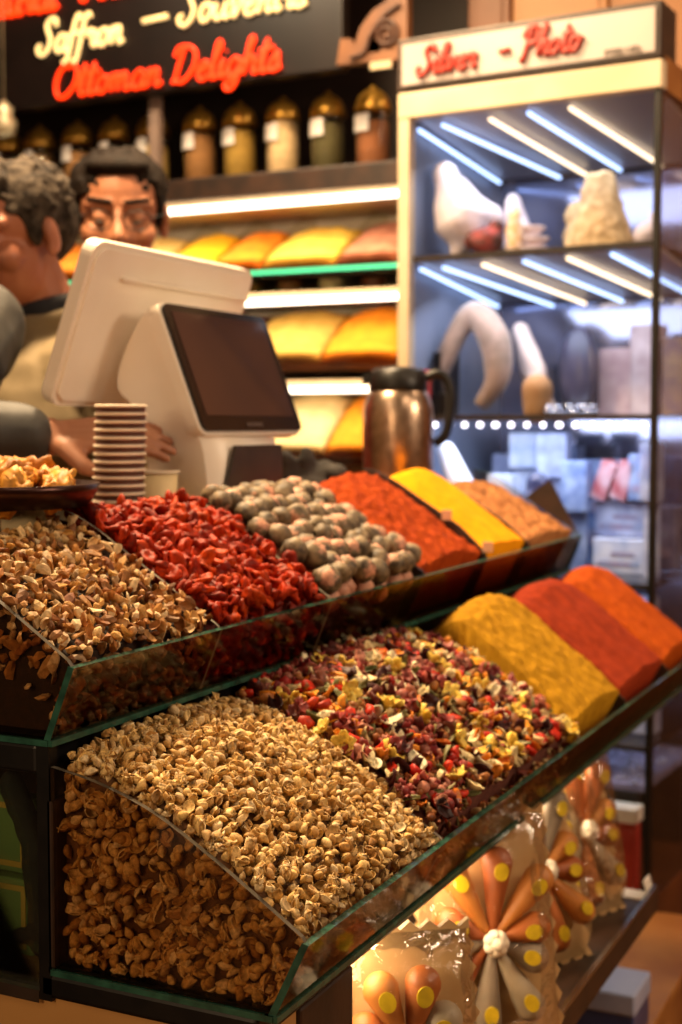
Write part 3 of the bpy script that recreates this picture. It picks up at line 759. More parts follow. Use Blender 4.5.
# stand
prof = [Vector((0, y, z)) for y, z in [(.945, 1.09), (1.012, 1.09), (1.030, 1.15), (1.050, 1.26), (1.085, 1.30), (1.075, 1.345), (1.040, 1.40), (1.010, 1.395), (.985, 1.33), (.962, 1.25), (.948, 1.20)]]
prof = spline(prof, 4, True)
MB().prism([p+Vector((1.548, 0, 0)) for p in prof], (.205, 0, 0), 0, 0, None, True).build('stand', M_white, ps)
MB().prism([Vector((1.550, .941, 1.10)), Vector((1.745, .941, 1.10)), Vector((1.745, .944, 1.222)), Vector((1.615, .944, 1.222))], (0, -.006, 0)).build('stand_front_cover', M_grey, ps)
MB().box((1.53, .94, 1.0905), (1.83, 1.10, 1.10), 0, None, .003).build('foot', M_white, ps)

# steel flask
fl = atd(398, 475, 2.46); fz = 1.0905
fk = thing('vacuum_flask', 'brushed steel flask with black lid standing behind the orange spice', 'flask', (fl.x, fl.y, fz), (0, 0, -1.15))
R_ = .0635; H_ = 1.352-fz
MB().lathe([(.01, 0), (R_-.004, 0), (R_, .006), (R_, H_*.68), (R_-.003, H_*.76), (R_-.010, H_*.83), (R_-.013, H_*.845), (.01, H_*.845)], 48).build('body', mk('brushed_steel', 'c4a890', 'a48c78', 60, .30, 1, .08, 300), fk, True)
MB().lathe([(.01, H_*.835), (R_-.013, H_*.825), (R_-.010, H_*.86), (R_-.014, H_*.97), (R_-.022, H_*1.0), (.01, H_*1.01)], 40).build('lid', M_black, fk, True)
MB().tube(spline([(R_-.016, 0, H_*.93), (R_+.008, 0, H_*.96), (R_+.026, 0, H_*.90), (R_+.030, 0, H_*.74), (R_+.022, 0, H_*.55), (R_+.002, 0, H_*.48)], 6), .0085, 12).build('handle', M_black, fk, True)
MB().prism([(-R_+.022, -.012, H_*.97), (-R_-.001, -.008, H_*.965), (-R_-.001, .008, H_*.965), (-R_+.022, .012, H_*.97)], (0, 0, -.02)).build('spout', M_black, fk, True)

# crumpled dark cloth and little bits right of the till
bp = atd(308, 470, 2.14)
b = MB().ell((0, 0, .05), (.05, .035, .045)).ell((.03, -.03, .085), (.022, .03, .012), (.4, .2, 0)).ell((-.035, .02, .09), (.02, .018, .03)).ell((.0, .0, .1), (.028, .012, .02), (0, .5, 0))
o = fuse(b, 'crumpled_cloth', mk('grey_cloth', '26221e', '36302a', 50, .9, 0, .4), None, .004, 3, True, .009, 38); o.location = (bp.x, bp.y, 1.092)
tag(o, 'crumpled dark grey cloth on the counter between till and flask', 'cloth')
bp = atd(288, 472, 2.0)
o = MB().ell((bp.x, bp.y, 1.12), (.02, .016, .028)).ell((bp.x+.004, bp.y, 1.155), (.012, .01, .014), mi=1).build('candy_packet', [mk('yellow_wrap', 'd8a020', 'b8b0c8', 40, .3, 0, .3), mk('lilac_wrap', 'a8a0c0', 'c8b0b0', 40, .3, 0, .3)])
tag(o, 'small shiny yellow and lilac packet just right of the till', 'packet')

# ------------------------------------------------------------------ glass cabinet
PRE = set(col.objects)
CX, CY0, CY1 = 2.69, .606, 1.166; CXB = 3.22
cb = thing('display_cabinet', 'tall glass display cabinet with a white lit sign on top and LED shelves', 'cabinet', (CX+.26, (CY0+CY1)/2, 0))
M_pane = mk_glass('cabinet_glass', (.97, .97, .98), mixmax=.35)
MB().box((CX-.01, CY1-.022, .30), (CX+.02, CY1+.004, 1.905), 0, None, .002).build('corner_post', M_cream, cb)
MB().box((CX-.005, CY0+.0, .30), (CX+.012, CY0+.012, 1.905)).build('corner_strip', M_black, cb)
MB().box((CX-.012, CY0-.004, 1.895), (CX+.02, CY1+.004, 1.948), 0, None, .003).build('top_rail', M_cream, cb)
MB().box((CX-.002, CY0+.01, .30), (CX+.002, CY1-.02, 1.895)).build('front_pane', M_pane, cb)
MB().box((CX+.012, CY0, .30), (CXB, CY0+.005, 1.895)).build('side_pane', M_pane, cb)
MB().box((CX+.02, CY1-.008, .30), (CXB, CY1+.004, 1.9)).build('side_panel', mk('slate_panel', '70788c', '848ca0', 4, .4, 0, .03), cb)
MB().box((CXB-.01, CY0, .30), (CXB+.005, CY1, 1.9)).build('back_panel', [mk('mirror_back', '9a9cb4', '8c8ca8', 3, .10, .75, .02, 6)], cb)
MB().box((CX, CY0, 0), (CXB, CY1, .30), 0, None, .004).build('plinth', mk('plinth_wood', '6a3a1c', '522a14', 7, .5, 0, .1), cb)
MB().box((CX+.015, CY0-.004, 1.895), (CXB, CY0+.012, 1.96), 0, None, .002).build('side_rail', M_oak, cb)
MB().box((CX+.005, CY0, 1.946), (CXB, CY1, 1.952)).build('top_board', M_brown, cb)
# sloping lit canopies with light bars
m_can = mk('canopy', 'a09ca4', '8e8c98', 5, .35, 0, .03)
def canopy(zf, zb): return MB().add([(CX+.022, CY0+.012, zf+.006), (CX+.022, CY1-.022, zf+.006), (3.17, CY1-.022, zb+.006), (3.17, CY0+.012, zb+.006), (CX+.022, CY0+.012, zf+.014), (CX+.022, CY1-.022, zf+.014), (3.17, CY1-.022, zb+.014), (3.17, CY0+.012, zb+.014)], [(0, 1, 2, 3), (7, 6, 5, 4), (0, 4, 5, 1), (1, 5, 6, 2), (2, 6, 7, 3), (3, 7, 4, 0)])
canopy(1.905-.013, 1.835).build('canopy', m_can, cb); 
canopy(1.590, 1.538).build('canopy', m_can, cb)
bars = [((2.73, 1.145, 1.880), (3.15, 1.138, 1.832), 0), ((2.73, 1.090, 1.885), (3.15, .985, 1.830), 0), ((2.73, .980, 1.885), (3.15, .922, 1.832), 1), ((2.73, .895, 1.888), (3.15, .838, 1.834), 0), ((2.73, .805, 1.888), (3.15, .742, 1.835), 1),
        ((2.73, 1.140, 1.585), (3.15, 1.140, 1.536), 0), ((2.73, 1.086, 1.585), (3.15, .999, 1.532), 0), ((2.73, .994, 1.586), (3.15, .920, 1.534), 1), ((2.73, .902, 1.587), (3.15, .829, 1.535), 0), ((2.73, .807, 1.588), (3.15, .741, 1.536), 1), ((2.73, .714, 1.590), (3.15, .662, 1.537), 0)]
for a, b_, k in bars:
    MB().tube([a, b_], .0040, 8).build('light_bar', M_warm if k else M_cool, cb)
M_shelf = mk_glass('shelf_glass', (.80, .84, .86), .05)
for z, nm in ((1.600, 0), (1.262, 0), (.925, 0), (.60, 0)):
    MB().box((CX+.02, CY0+.012, z), (3.19, CY1-.022, z+.007)).build('shelf', [M_shelf], cb)
    MB().box((CX+.012, CY0+.012, z-.002), (CX+.022, CY1-.022, z+.009)).build('shelf_edge', M_grey, cb)
mb = MB()
for k in range(15):
    yy = CY0+.03+(CY1-CY0-.07)*k/14; mb.ell((CX+.012, yy, 1.250), (.005, .0055+random.random()*.003, .0055), n=10, m=6)
mb.build('bulb_string', mk_emit('sparkle_led', 'f4f0ff', 5.0), cb)
# the sign box
sg = thing('cabinet_sign', 'white sign box with red script lettering on top of the glass cabinet', 'sign', (CX+.03, (CY0+CY1)/2, 1.952))
MB().box((CX-.012, CY0-.002, 1.952), (CX+.09, CY1+.006, 2.060), 0, None, .004).build('sign_frame', M_dark, sg)
MB().box((CX-.0155, CY0+.010, 1.963), (CX-.011, CY1-.008, 2.047)).build('sign_face', mk('sign_face', 'b4a6a0', 'aa9a94', 4, .4, 0, .02), sg)

# ------------------------------------------------------------------ single-stroke script lettering
G = {  # glyph: (advance, [strokes]) with x-height .5, ascender 1
 'a': (.52, [[(.42, .42), (.25, .5), (.08, .32), (.1, .06), (.25, .0), (.4, .2), (.43, .45), (.4, .1), (.46, 0), (.55, .08)]]),
 'b': (.5, [[(.02, .3), (.2, .9), (.16, 1.0), (.1, .8), (.08, .1), (.2, 0), (.38, .15), (.36, .4), (.24, .45), (.14, .3)], [(.36, .4), (.5, .4)]]),
 'e': (.42, [[(.06, .22), (.3, .32), (.32, .45), (.2, .5), (.07, .3), (.1, .06), (.24, .0), (.44, .12)]]),
 'f': (.36, [[(.36, .9), (.3, 1.02), (.2, .95), (.14, .6), (.08, -.2), (0, -.38), (-.08, -.3)], [(.0, .46), (.34, .5)]]),
 'g': (.5, [[(.4, .42), (.24, .5), (.08, .32), (.1, .06), (.24, .02), (.38, .2), (.42, .46), (.36, -.2), (.2, -.38), (.04, -.28), (.2, -.1), (.54, .1)]]),
 'h': (.5, [[(.02, .3), (.22, .9), (.18, 1.02), (.11, .85), (.08, .0)], [(.09, .2), (.24, .48), (.36, .4), (.36, .1), (.42, 0), (.52, .1)]]),
 'i': (.26, [[(.02, .2), (.12, .5), (.1, .1), (.16, .0), (.28, .1)], [(.16, .72), (.17, .74)]]),
 'k': (.5, [[(.02, .3), (.22, .9), (.18, 1.02), (.11, .85), (.08, .0)], [(.38, .46), (.14, .24), (.3, .1), (.4, .0), (.5, .08)]]),
 'l': (.28, [[(.02, .25), (.24, .85), (.2, 1.02), (.12, .9), (.1, .1), (.17, .0), (.3, .1)]]),
 'm': (.74, [[(.04, .4), (.1, .48), (.08, .0)], [(.09, .2), (.22, .48), (.32, .42), (.31, .0)], [(.32, .2), (.46, .48), (.56, .42), (.56, .1), (.62, .0), (.74, .1)]]),
 'n': (.52, [[(.04, .4), (.1, .48), (.08, .0)], [(.09, .2), (.24, .48), (.35, .42), (.35, .1), (.41, .0), (.54, .1)]]),
 'o': (.48, [[(.3, .48), (.14, .46), (.06, .22), (.16, .01), (.32, .06), (.4, .3), (.3, .48), (.36, .38), (.52, .42)]]),
 'r': (.4, [[(.04, .3), (.12, .52), (.2, .44), (.32, .46), (.26, .2), (.28, .02), (.42, .1)]]),
 's': (.36, [[(.02, .1), (.2, .5), (.26, .4), (.3, .14), (.18, .0), (.05, .06)], [(.24, .02), (.4, .1)]]),
 't': (.32, [[(.02, .2), (.18, .9), (.12, .2), (.18, .0), (.34, .1)], [(-.04, .60), (.40, .66)]]),
 'u': (.52, [[(.06, .46), (.06, .14), (.16, .0), (.32, .14), (.4, .46), (.38, .1), (.44, .0), (.54, .1)]]),
 'v': (.46, [[(.02, .4), (.1, .48), (.16, .0), (.32, .3), (.36, .48), (.48, .42)]]),
 'S': (.66, [[(.6, .78), (.56, .98), (.38, 1.02), (.24, .84), (.34, .62), (.46, .4), (.42, .12), (.22, -.04), (.04, .06), (.02, .22), (.12, .26)]]),
 'O': (.86, [[(.56, .98), (.34, 1.0), (.1, .7), (.08, .3), (.24, .02), (.5, .04), (.74, .36), (.76, .74), (.56, .98), (.42, .86)]]),
 'D': (.84, [[(.3, .94), (.22, .5), (.16, .08), (.08, .02)], [(.04, .76), (.12, .98), (.4, 1.02), (.68, .84), (.74, .5), (.6, .16), (.36, .0), (.16, .08)]]),
 'P': (.66, [[(.3, .92), (.22, .5), (.12, -.06), (.02, -.02)], [(.02, .7), (.1, .96), (.38, 1.04), (.6, .86), (.54, .56), (.36, .44), (.2, .5)]]),
 'T': (.6, [[(.02, .8), (.1, .98), (.36, .92), (.66, 1.0)], [(.38, .92), (.32, .4), (.22, .02), (.06, .06)]]),
 'N': (.8, [[(.02, .0), (.14, .1), (.24, .98), (.5, .04), (.62, .9), (.74, 1.0)]]),
 '-': (.62, [[(.1, .42), (.5, .46)]]), ' ': (.3, [])}
def script(text, x_of, width, size, r, mb, slant=.22, fill=6):
    """lay text out; x_of(u, v) maps running length / height to 3-D"""
    tot = sum(G[c][0] for c in text); k = width/tot; x = 0
    for c in text:
        adv, st = G[c]
        for s in st:
            pts = spline([(px, py, 0) for px, py in s], fill)
            mb.tube([x_of((x+p.x)*k+slant*p.y*size, p.y*size) for p in pts], r, 8)
        x += adv
def neon(name, text, y_left, y_right, zb, size, r, mat, parent, x=2.938, z2=None):
    mb = MB(); wd = y_left-y_right
    f = lambda u, v: Vector((x, y_left-u, zb+v+((z2 or zb)-zb)*u/wd))
    script(text, f, wd, size, r, mb); return mb.build(name, mat, parent)
bsn = thing('neon_sign', 'black shop sign board with glowing red and cream script lettering', 'sign', (2.97, 2.3, 2.08))
MB().box((2.945, 1.42, 2.085), (2.985, 3.3, 2.85), 0, None, .004).build('sign_board', mk('sign_black', '120b0a', '1a100e', 8, .35, 0, .03), bsn)
M_nred = mk_emit('neon_red', 'ff3408', 2.0); M_ncream = mk_emit('neon_cream', 'ffd890', 1.15)
neon('lettering', 'Ottoman Delights', 2.257, 1.585, 2.100, .084, .0052, M_nred, bsn)
neon('lettering', 'Saffron', 2.305, 2.035, 2.218, .084, .0052, M_ncream, bsn)
MB().tube([(2.938, 1.972, 2.262), (2.938, 1.90, 2.266)], .0068, 8).build('lettering', M_ncream, bsn)
neon('lettering', 'Souvenirs', 1.870, 1.515, 2.240, .084, .0052, M_ncream, bsn)
neon('lettering', 'Natural', 2.56, 2.24, 2.330, .088, .0075, M_nred, bsn)
neon('lettering', 'Teas', 2.17, 2.0, 2.336, .084, .0052, M_nred, bsn)
# red letters on the white cabinet sign
mb = MB(); f = lambda u, v: Vector((CX-.019, 1.122-u, 1.980+v)); script('Silver', f, .135, .054, .0056, mb)
mb.build('lettering', mk('red_letter', 'a83020', '982818', 40, .4, 0, 0), sg)
MB().tube([(CX-.019, .935, 2.003), (CX-.019, .912, 2.004)], .0055, 8).build('lettering', bpy.data.materials['red_letter'], sg)
mb = MB(); f = lambda u, v: Vector((CX-.019, .890-u, 1.984+v)); script('Photo', f, .125, .056, .0056, mb)
mb.build('lettering', bpy.data.materials['red_letter'], sg)
fc = bpy.data.curves.new('t', 'FONT'); fc.body = 'KOD NO:'; fc.size = .017; fc.extrude = .001
to = bpy.data.objects.new('t', fc); col.objects.link(to); dg = bpy.context.evaluated_depsgraph_get(); dg.update()
me = bpy.data.meshes.new_from_object(to.evaluated_get(dg)); bpy.data.objects.remove(to)
me.materials.clear(); me.materials.append(M_grey)
o = bpy.data.objects.new('small_lettering', me); col.objects.link(o); o.parent = sg
o.matrix_local = Matrix.Translation(Vector((CX-.0175, .715, 1.966))-sg.location) @ Euler((PI/2, 0, -PI/2)).to_matrix().to_4x4()

# ------------------------------------------------------------------ wares in the cabinet
def ware(name, mb, mat, label, cat, vox=None, disp=0, ds=30, sm=3, group=None):
    if vox: o = fuse(mb, name, mat, None, vox, sm, True, disp, ds)
    else: o = mb.build(name, mat)
    return tag(o, label, cat, group)
m_lin = mk('white_linen', 'd4c8ca', 'beb0b6', 12, .8, 0, .3); m_lace = mk('cream_lace', 'c0a478', '9c8058', 60, .8, 0, .6, 200)
sz = 1.609
b = MB().cap((2.80, 1.115, 1.785), .028, (2.80, 1.075, 1.69), .062).cap((2.80, 1.07, 1.69), .062, (2.79, 1.085, sz+.012), .018).cap((2.82, 1.09, 1.77), .02, (2.83, 1.03, 1.70), .035)
ware('linen_cone', b, m_lin, 'tall white folded linen hung at the left of the top cabinet shelf', 'linen', .006, .014, 14)
b = MB().cap((2.92, 1.01, 1.745), .016, (2.92, .99, 1.64), .038).ell((2.9, 1.0, sz+.03), (.05, .05, .03))
ware('linen_bundle', b, m_lin, 'smaller white cloth bundle right of the hung linen, top cabinet shelf', 'linen', .006, .012, 18)
b = MB().ell((2.76, 1.005, sz+.03), (.025, .042, .03)).cap((2.76, 1.03, sz+.025), .012, (2.77, .98, sz+.06), .014)
ware('red_pouch', b, mk('red_embroidery', '8a2418', '3a1812', 45, .7, 0, .5), 'dark red embroidered pouch in front of the white linen', 'pouch', .005, .006, 40)
for i, (yy, zz, rr) in enumerate([(.925, .0, .045), (.925, .022, .042), (.93, .045, .038)]):
    ware('plate', MB().lathe([(.005, 0), (rr*.6, 0), (rr, .014), (rr*.97, .016), (rr*.58, .004), (.005, .004)], 28, c=(2.82, yy, sz+zz)), mk('pale_ceramic', 'e0d0d0', 'c8b4b4', 50, .3, 0, .02) if i == 0 else bpy.data.materials['pale_ceramic'], 'pale ceramic dish on the top cabinet shelf, '+['lowest of three', 'middle of three', 'topmost of three'][i], 'dish', group='pale dishes')
ware('figurine', MB().lathe([(.005, 0), (.022, 0), (.016, .02), (.02, .05), (.012, .075), (.014, .09), (.004, .104)], 20, c=(2.78, .945, sz)), mk('gilded_white', 'f0d8c0', 'd8a868', 60, .3, .2, .1), 'small gilded white figurine before the pale dishes', 'figurine')
b = MB().lathe([(.005, 0), (.075, 0), (.062, .05), (.046, .10), (.036, .135), (.03, .160), (.005, .165)], 32, c=(2.83, .775, sz))
ware('lace_cone', b, m_lace, 'beige cone-shaped lace hat at the right of the top cabinet shelf', 'hat', .006, .004, 60)
b = MB().ell((2.95, .85, sz+.10), (.03, .05, .03)).ell((2.95, .84, sz+.045), (.045, .06, .05))
ware('lace_bundle', b, m_lace, 'beige lace bundle behind the cone-shaped hat', 'linen', .007, .008, 30)
b = MB().ell((2.85, .68, sz+.03), (.03, .03, .03)).cap((2.85, .68, sz+.03), .02, (2.87, .67, sz+.07), .012)
ware('shell_ornament', b, m_lin, 'small white ornament beside the lace hat, far right of the top shelf', 'ornament', .006, .008, 40)
# middle shelf
sz = 1.270
def bust(y, z, w, h, x=2.83):
    b = MB().tube(spline([(x, y+w*.9, z+.02), (x-.01, y+w, z+h*.35), (x, y+w*.6, z+h*.72), (x+.01, y, z+h), (x, y-w*.75, z+h*.72), (x-.015, y-w*.9, z+h*.35), (x-.02, y-w*.4, z+.02)], 6), [.012, .013, .014, .015, .016, .018, .02, .021, .022, .023, .024, .024, .024, .024, .024, .024, .025, .026, .028, .03, .032, .033, .034, .035, .036, .036, .035, .034, .032, .03, .027, .025, .023, .021, .02, .018, .016][:37], 12)
    return b
ware('necklace_stand', bust(1.065, sz, .075, .225), mk('taupe_velvet', '7a6454', '94796a', 25, .8, 0, .1, None, 0, .3), 'large taupe ring-shaped necklace stand, middle cabinet shelf', 'stand', .005, 0)
b = MB().cap((2.80, 1.055, sz+.215), .02, (2.80, 1.03, sz+.17), .035).cap((2.80, 1.10, sz+.17), .012, (2.80, 1.05, sz+.19), .02)
b = MB().cap((2.93, .99, sz+.19), .02, (2.93, .96, sz+.10), .03).cap((2.93, .96, sz+.10), .03, (2.92, .93, sz+.02), .026)
ware('bust_stand', b, mk('pale_velvet', 'd8c4bc', 'c4aea6', 25, .8, 0, .1), 'pale curved jewellery bust behind the taupe stand', 'stand', .006, .004)
b = MB().cap((2.80, .898, sz+.012), .03, (2.80, .898, sz+.055), .034)
ware('ring_holder', b, mk('tan_velvet', 'a88058', '98704a', 25, .8, 0, .1), 'short tan rounded jewellery holder, front of the middle shelf', 'stand', .005, 0)
b = MB().ell((2.96, .865, sz+.10), (.03, .045, .10)); ware('blue_vase', b, mk('navy_glaze', '38384c', '484458', 25, .3, 0, .02), 'dark slate-blue vase behind the tan holder', 'vase', .006, 0)
for i, (yy, zz, s1, s2, c, c2, lab) in enumerate([(.80, .02, .04, .10, 'c8b0b4', 'a88a90', 'pinkish carton at the back of the middle shelf, tallest'), (.735, .0, .034, .15, 'd4c4c8', 'b09aa0', 'pale upright carton with red marks, back of the middle shelf'), (.665, .0, .03, .12, '8a7078', 'b89878', 'mauve carton in the right corner of the middle shelf')]):
    ware('gift_carton', MB().box((3.02, yy-s1, sz), (3.08, yy+s1, sz+s2+.05), 0, None, .003), mk('carton_%d' % i, c, c2, 18, .6, 0, .05), lab, 'carton', group='cartons on the middle shelf')
for i, (yy, lab) in enumerate([(.845, 'silver bead cluster'), (.80, 'silver bead ring'), (.77, 'tiny glass beads')]):
    b = MB()
    for k in range(8): b.ell((2.76+.012*math.cos(k*.8), yy+.014*math.sin(k*.8), sz+.006+.010*(k % 2)), (.006, .006, .006), n=10, m=6)
    ware('bead_cluster', b, mk('silver_bead_%d' % i, 'd8dce8', 'a8b0c8', 60, .15, .9, 0), lab+' at the front edge of the middle cabinet shelf, '+['left of three', 'centre of three', 'right of three'][i], 'beads')
ware('black_box', MB().box((2.80, 1.125, sz), (2.9, 1.145, sz+.14), 0, None, .003).box((2.79, 1.10, sz), (2.84, 1.146, sz+.05), 0, None, .003), M_black, 'black box behind the left corner of the middle cabinet shelf', 'box')
p = at('X', 420, 372, 2.72)
ware('red_indicator', MB().box((2.71, p.y-.012, sz+.0), (2.73, p.y+.012, p.z+.004), 0, None, .002), mk('red_paint', 'c82818', 'b02010', 30, .4, 0, 0), 'small red box at the left end of the middle cabinet shelf', 'box')
# lower shelves
sz = .932
m_bl = [mk('box_%d' % i, a, b_, 22, .5, 0, .05) for i, (a, b_) in enumerate([('9aa8c8', '5c70a0'), ('d0d4e4', '9aa8cc'), ('4c6090', '8498c4'), ('b8c0dc', '8088b0'), ('404c74', '8a8cb0')])]
m_redpk = mk('red_pack', 'a84048', 'd8c4cc', 16, .5, 0, .05)
sp = [  # (x, y, half width, z, h, mat, label)
 (2.92, .745, .058, 0, .075, 1, 'white lettered carton on the lower shelf at right'), (2.95, .75, .060, .078, .075, 3, 'pale bluish carton lying on the white lettered carton'), (2.93, .70, .03, .156, .10, 0, 'small blue carton at the top right of the lower shelf'),
 (3.06, .84, .05, 0, .24, 2, 'blue upright carton behind the navy jar'), (3.08, .95, .05, 0, .27, 0, 'light blue upright carton behind the white vase'), (3.08, 1.06, .05, 0, .25, 3, 'pale carton at the left back of the lower shelf'), (3.05, .70, .04, 0, .14, 4, 'slate-blue carton in the right back corner of the lower shelf')]
for x, y, hw, z0, h, k, lab in sp:
    t = thing('gift_carton', lab, 'carton', (x, y, sz+z0), (0, 0, 0), 'cartons on the lower shelf')
    MB().box((-.03, -hw, 0), (.03, hw, h), 0, None, .003).build('carton_body', m_bl[k], t, True)
    MB().box((-.0312, -hw*.8, h*.2), (-.030, hw*.8, h*.35)).box((-.0312, -hw*.6, h*.5), (-.030, hw*.3, h*.62)).build('print', mk('print_mauve', '988098', '8898b8', 40, .6, 0, 0) if 'print_mauve' not in bpy.data.materials else bpy.data.materials['print_mauve'], t, True)
for i, (y, z0, a) in enumerate([(.80, .165, .35), (.755, .170, .3)]):
    o = MB().box((-.03, -.018, 0), (.03, .018, .085), 0, None, .003).build('red_packet', m_redpk, origin=(0, 0, 0)); o.location = (2.93, y, sz+.158); o.rotation_euler = (a, 0, 0)
    tag(o, ['red and white packet leaning on the cartons, left one', 'red and white packet leaning on the cartons, right one'][i], 'packet', 'leaning red packets')
for k_, (x, y, hw, z0, h, mi, lab) in enumerate([(2.90, .845, .030, .13, .11, 0, 'small light blue carton hung at the top of the lower shelf, behind the navy jar'), (2.96, .92, .035, .20, .10, 3, 'pale carton high behind the navy jar'), (2.86, 1.00, .030, .12, .09, 1, 'white carton between the white vase and the navy jar'), (2.99, 1.00, .034, .22, .08, 1, 'white carton under the bulb string, left half'), (2.84, .66, .020, .16, .12, 3, 'narrow pale carton at the right front corner of the lower shelf')]):
    for q in range(1):
        ob = MB().box((x-.02, y-hw, sz+z0), (x+.02, y+hw, sz+z0+h), 0, None, .003).box((x+.0, y-hw*.8, sz+.001), (x+.015, y+hw*.8, sz+z0)).build('gift_carton', m_bl[mi]); tag(ob, lab, 'carton', 'cartons on the lower shelf')
b = MB().cap((2.80, 1.11, sz+.26), .022, (2.80, 1.06, sz+.16), .030).cap((2.80, 1.06, sz+.16), .030, (2.80, 1.02, sz+.04), .036)
ware('white_swan', b, mk('white_porcelain', 'f4f2fa', 'e4e4f2', 20, .25, 0, .02), 'leaning white porcelain vase on the lower shelf at left', 'vase', .006, 0)
b = MB().ell((2.82, .905, sz+.10), (.045, .058, .085)).ell((2.82, .905, sz+.19), (.02, .026, .03))
ware('navy_jar', b, mk('navy_jar', '2c3050', '383c60', 25, .3, 0, .02), 'round dark navy jar on the lower shelf', 'jar', .006, 0)
b = MB().ell((2.84, .98, sz+.05), (.04, .03, .05)); ware('pale_bowl', b, m_bl[1], 'pale rounded pot between white vase and navy jar', 'pot', .006, 0)
sz = .607
for i, (x, y, hw, h, k) in enumerate([(2.80, .82, .06, .16, 1), (2.84, .69, .05, .19, 3), (2.90, .95, .06, .22, 0), (2.92, 1.08, .05, .2, 2), (3.05, .78, .07, .26, 3)]):
    ware('storage_box', MB().box((x-.03, y-hw, sz), (x+.03, y+hw, sz+h), 0, None, .004), m_bl[k], ['white box in the middle of the shelf behind the orange powder', 'pale box at the right of that shelf by the glass corner', 'light blue box left of the white box', 'blue box at the far left of the third shelf', 'tall pale box at the back of the third shelf'][i], 'box', group='boxes on the third shelf')
for i, (y, z0, rx) in enumerate([(.745, .20, .3), (.80, .17, -.2)]):
    b = MB().ell((2.82, y, sz+z0+.02), (.03, .03, .022)).cap((2.82, y, sz+z0+.02), .012, (2.80, y-.03, sz+z0+.05), .008)
    ware('black_pouch', b, mk('black_velvet', '14141c', '20202c', 30, .7, 0, .2) if i == 0 else bpy.data.materials['black_velvet'], ['black velvet pouch on the pale box by the glass corner', 'black velvet pouch on the white third-shelf box'][i], 'pouch', .005, .004, 40, group='black pouches')
# floor of the cabinet: jewellery tray, red box
t = thing('jewellery_tray', 'wide lavender tray of silver pieces low in the glass cabinet', 'tray', (2.9, .86, .302))
MB().box((2.76, .64, .50), (3.14, 1.12, .515), 0, None, .003).build('tray_base', mk('lavender_velvet', '8c86a8', '74708c', 30, .8, 0, .1), t)
mb = MB()
for k in range(150):
    mb.ell((2.75+random.random()*.35, .66+random.random()*.45, .519), (.004+random.random()*.006, .004+random.random()*.006, .004), (random.random(), random.random(), random.random()), 8, 5)
tag(mb.build('silver_pieces', mk('silver_piece', 'dcdcec', 'b0b0c8', 60, .2, .8, 0), t), None, None, None, 'stuff')
MB().box((2.78, .66, .302), (2.80, 1.11, .50)).box((3.10, .66, .302), (3.12, 1.11, .50)).build('tray_support', M_grey, t)
t = thing('red_box', 'red box with a white lid on the cabinet floor', 'box', (2.73, .695, .302))
MB().box((2.708, .645, .302), (2.752, .745, .448), 0, None, .002).build('box_body', mk('red_card', 'b83428', 'a02c20', 20, .6, 0, .05), t)
MB().box((2.705, .641, .448), (2.755, .749, .478), 0, None, .002).build('box_lid', M_paper, t)

# the cabinet stands a few degrees off square to the counter
TH = -4*PI/180; PV = Vector((CX, .90, 0))
for o in set(col.objects)-PRE:
    if o.parent is None and o is not bsn:
        d = o.location-PV; o.location = PV+Matrix.Rotation(TH, 3, 'Z') @ d; o.rotation_euler.z += TH

# ------------------------------------------------------------------ spice shelves on the back wall
def zat(px, py, X): return at('X', px, py, X).z
BX0, BX1, BY0, BY1 = 2.93, 3.50, 1.215, 3.30
bd = thing('spice_display', 'lit three-tier spice display on the back wall behind the counter', 'display', (3.2, 2.2, 0))
zj = 1.866
MB().box((2.955, BY0, zj-.055), (3.40, BY1, zj), 0, None, .004).build('jar_shelf', M_dark, bd)
MB().box((3.32, BY0, 0), (3.36, BY1, zj)).build('back_board', M_cream, bd)
MB().box((3.32, BY0, zj), (3.36, BY1, 3.0)).build('upper_back_board', mk('upper_back', '1c100a', '2a1810', 6, .6, 0, .1), bd)
MB().box((2.955, BY0, 0), (3.40, BY0+.012, zj-.055)).build('side_board', M_brown, bd)
MB().box((2.955, BY1-.012, 0), (3.40, BY1, zj-.055)).build('side_board', M_brown, bd)
zl = [zat(395, 193, 2.95), zat(395, 296, 2.95), zat(370, 389, 2.95)]
zfront = [zat(300, 258, 3.0), zat(330, 352, 3.0), zat(330, 445, 3.0)]
for i in range(3):
    MB().box((2.95, BY0+.012, zl[i]-.007), (2.966, BY1-.012, zl[i]+.007)).build('light_tube', M_lamp, bd)
    MB().box((2.966, BY0+.012, zl[i]+.008), (3.33, BY1-.012, zl[i]+.024)).build('tier_roof', M_cream, bd)
    # sloping bin board, front lip
    zf = zfront[i]
    MB().prism([Vector((2.985, BY0+.012, zf-.03)), Vector((3.32, BY0+.012, zf+.02)), Vector((3.32, BY0+.012, zf+.0)), Vector((2.985, BY0+.012, zf-.045))], (0, BY1-BY0-.024, 0)).build('bin_board', M_brown, bd)
    MB().box((2.975, BY0+.012, zf-.05), (2.987, BY1-.012, zf-.002)).build('front_lip', [mk_glass('lip_glass', (.8, .7, .6), .05)], bd)
zg = zat(395, 265, 2.95)
MB().box((2.95, BY0+.012, zg-.004), (2.958, BY1-.012, zg+.004)).build('green_tube', M_green, bd)
MB().box((2.962, BY0+.012, zg-.004), (3.3, BY1-.012, zg+.002)).build('glass_ledge', [mk_glass('ledge_glass', (.6, .85, .72), .05)], bd)
MB().box((2.95, BY0+.0, .0), (2.97, BY0+.02, zj)).build('front_post', M_cream, bd)
MB().box((2.98, 1.955, zj), (3.0, 1.985, 2.084)).build('jar_divider', mk('grey_post', '8a7468', '7a665c', 20, .5, 0, .05), bd)
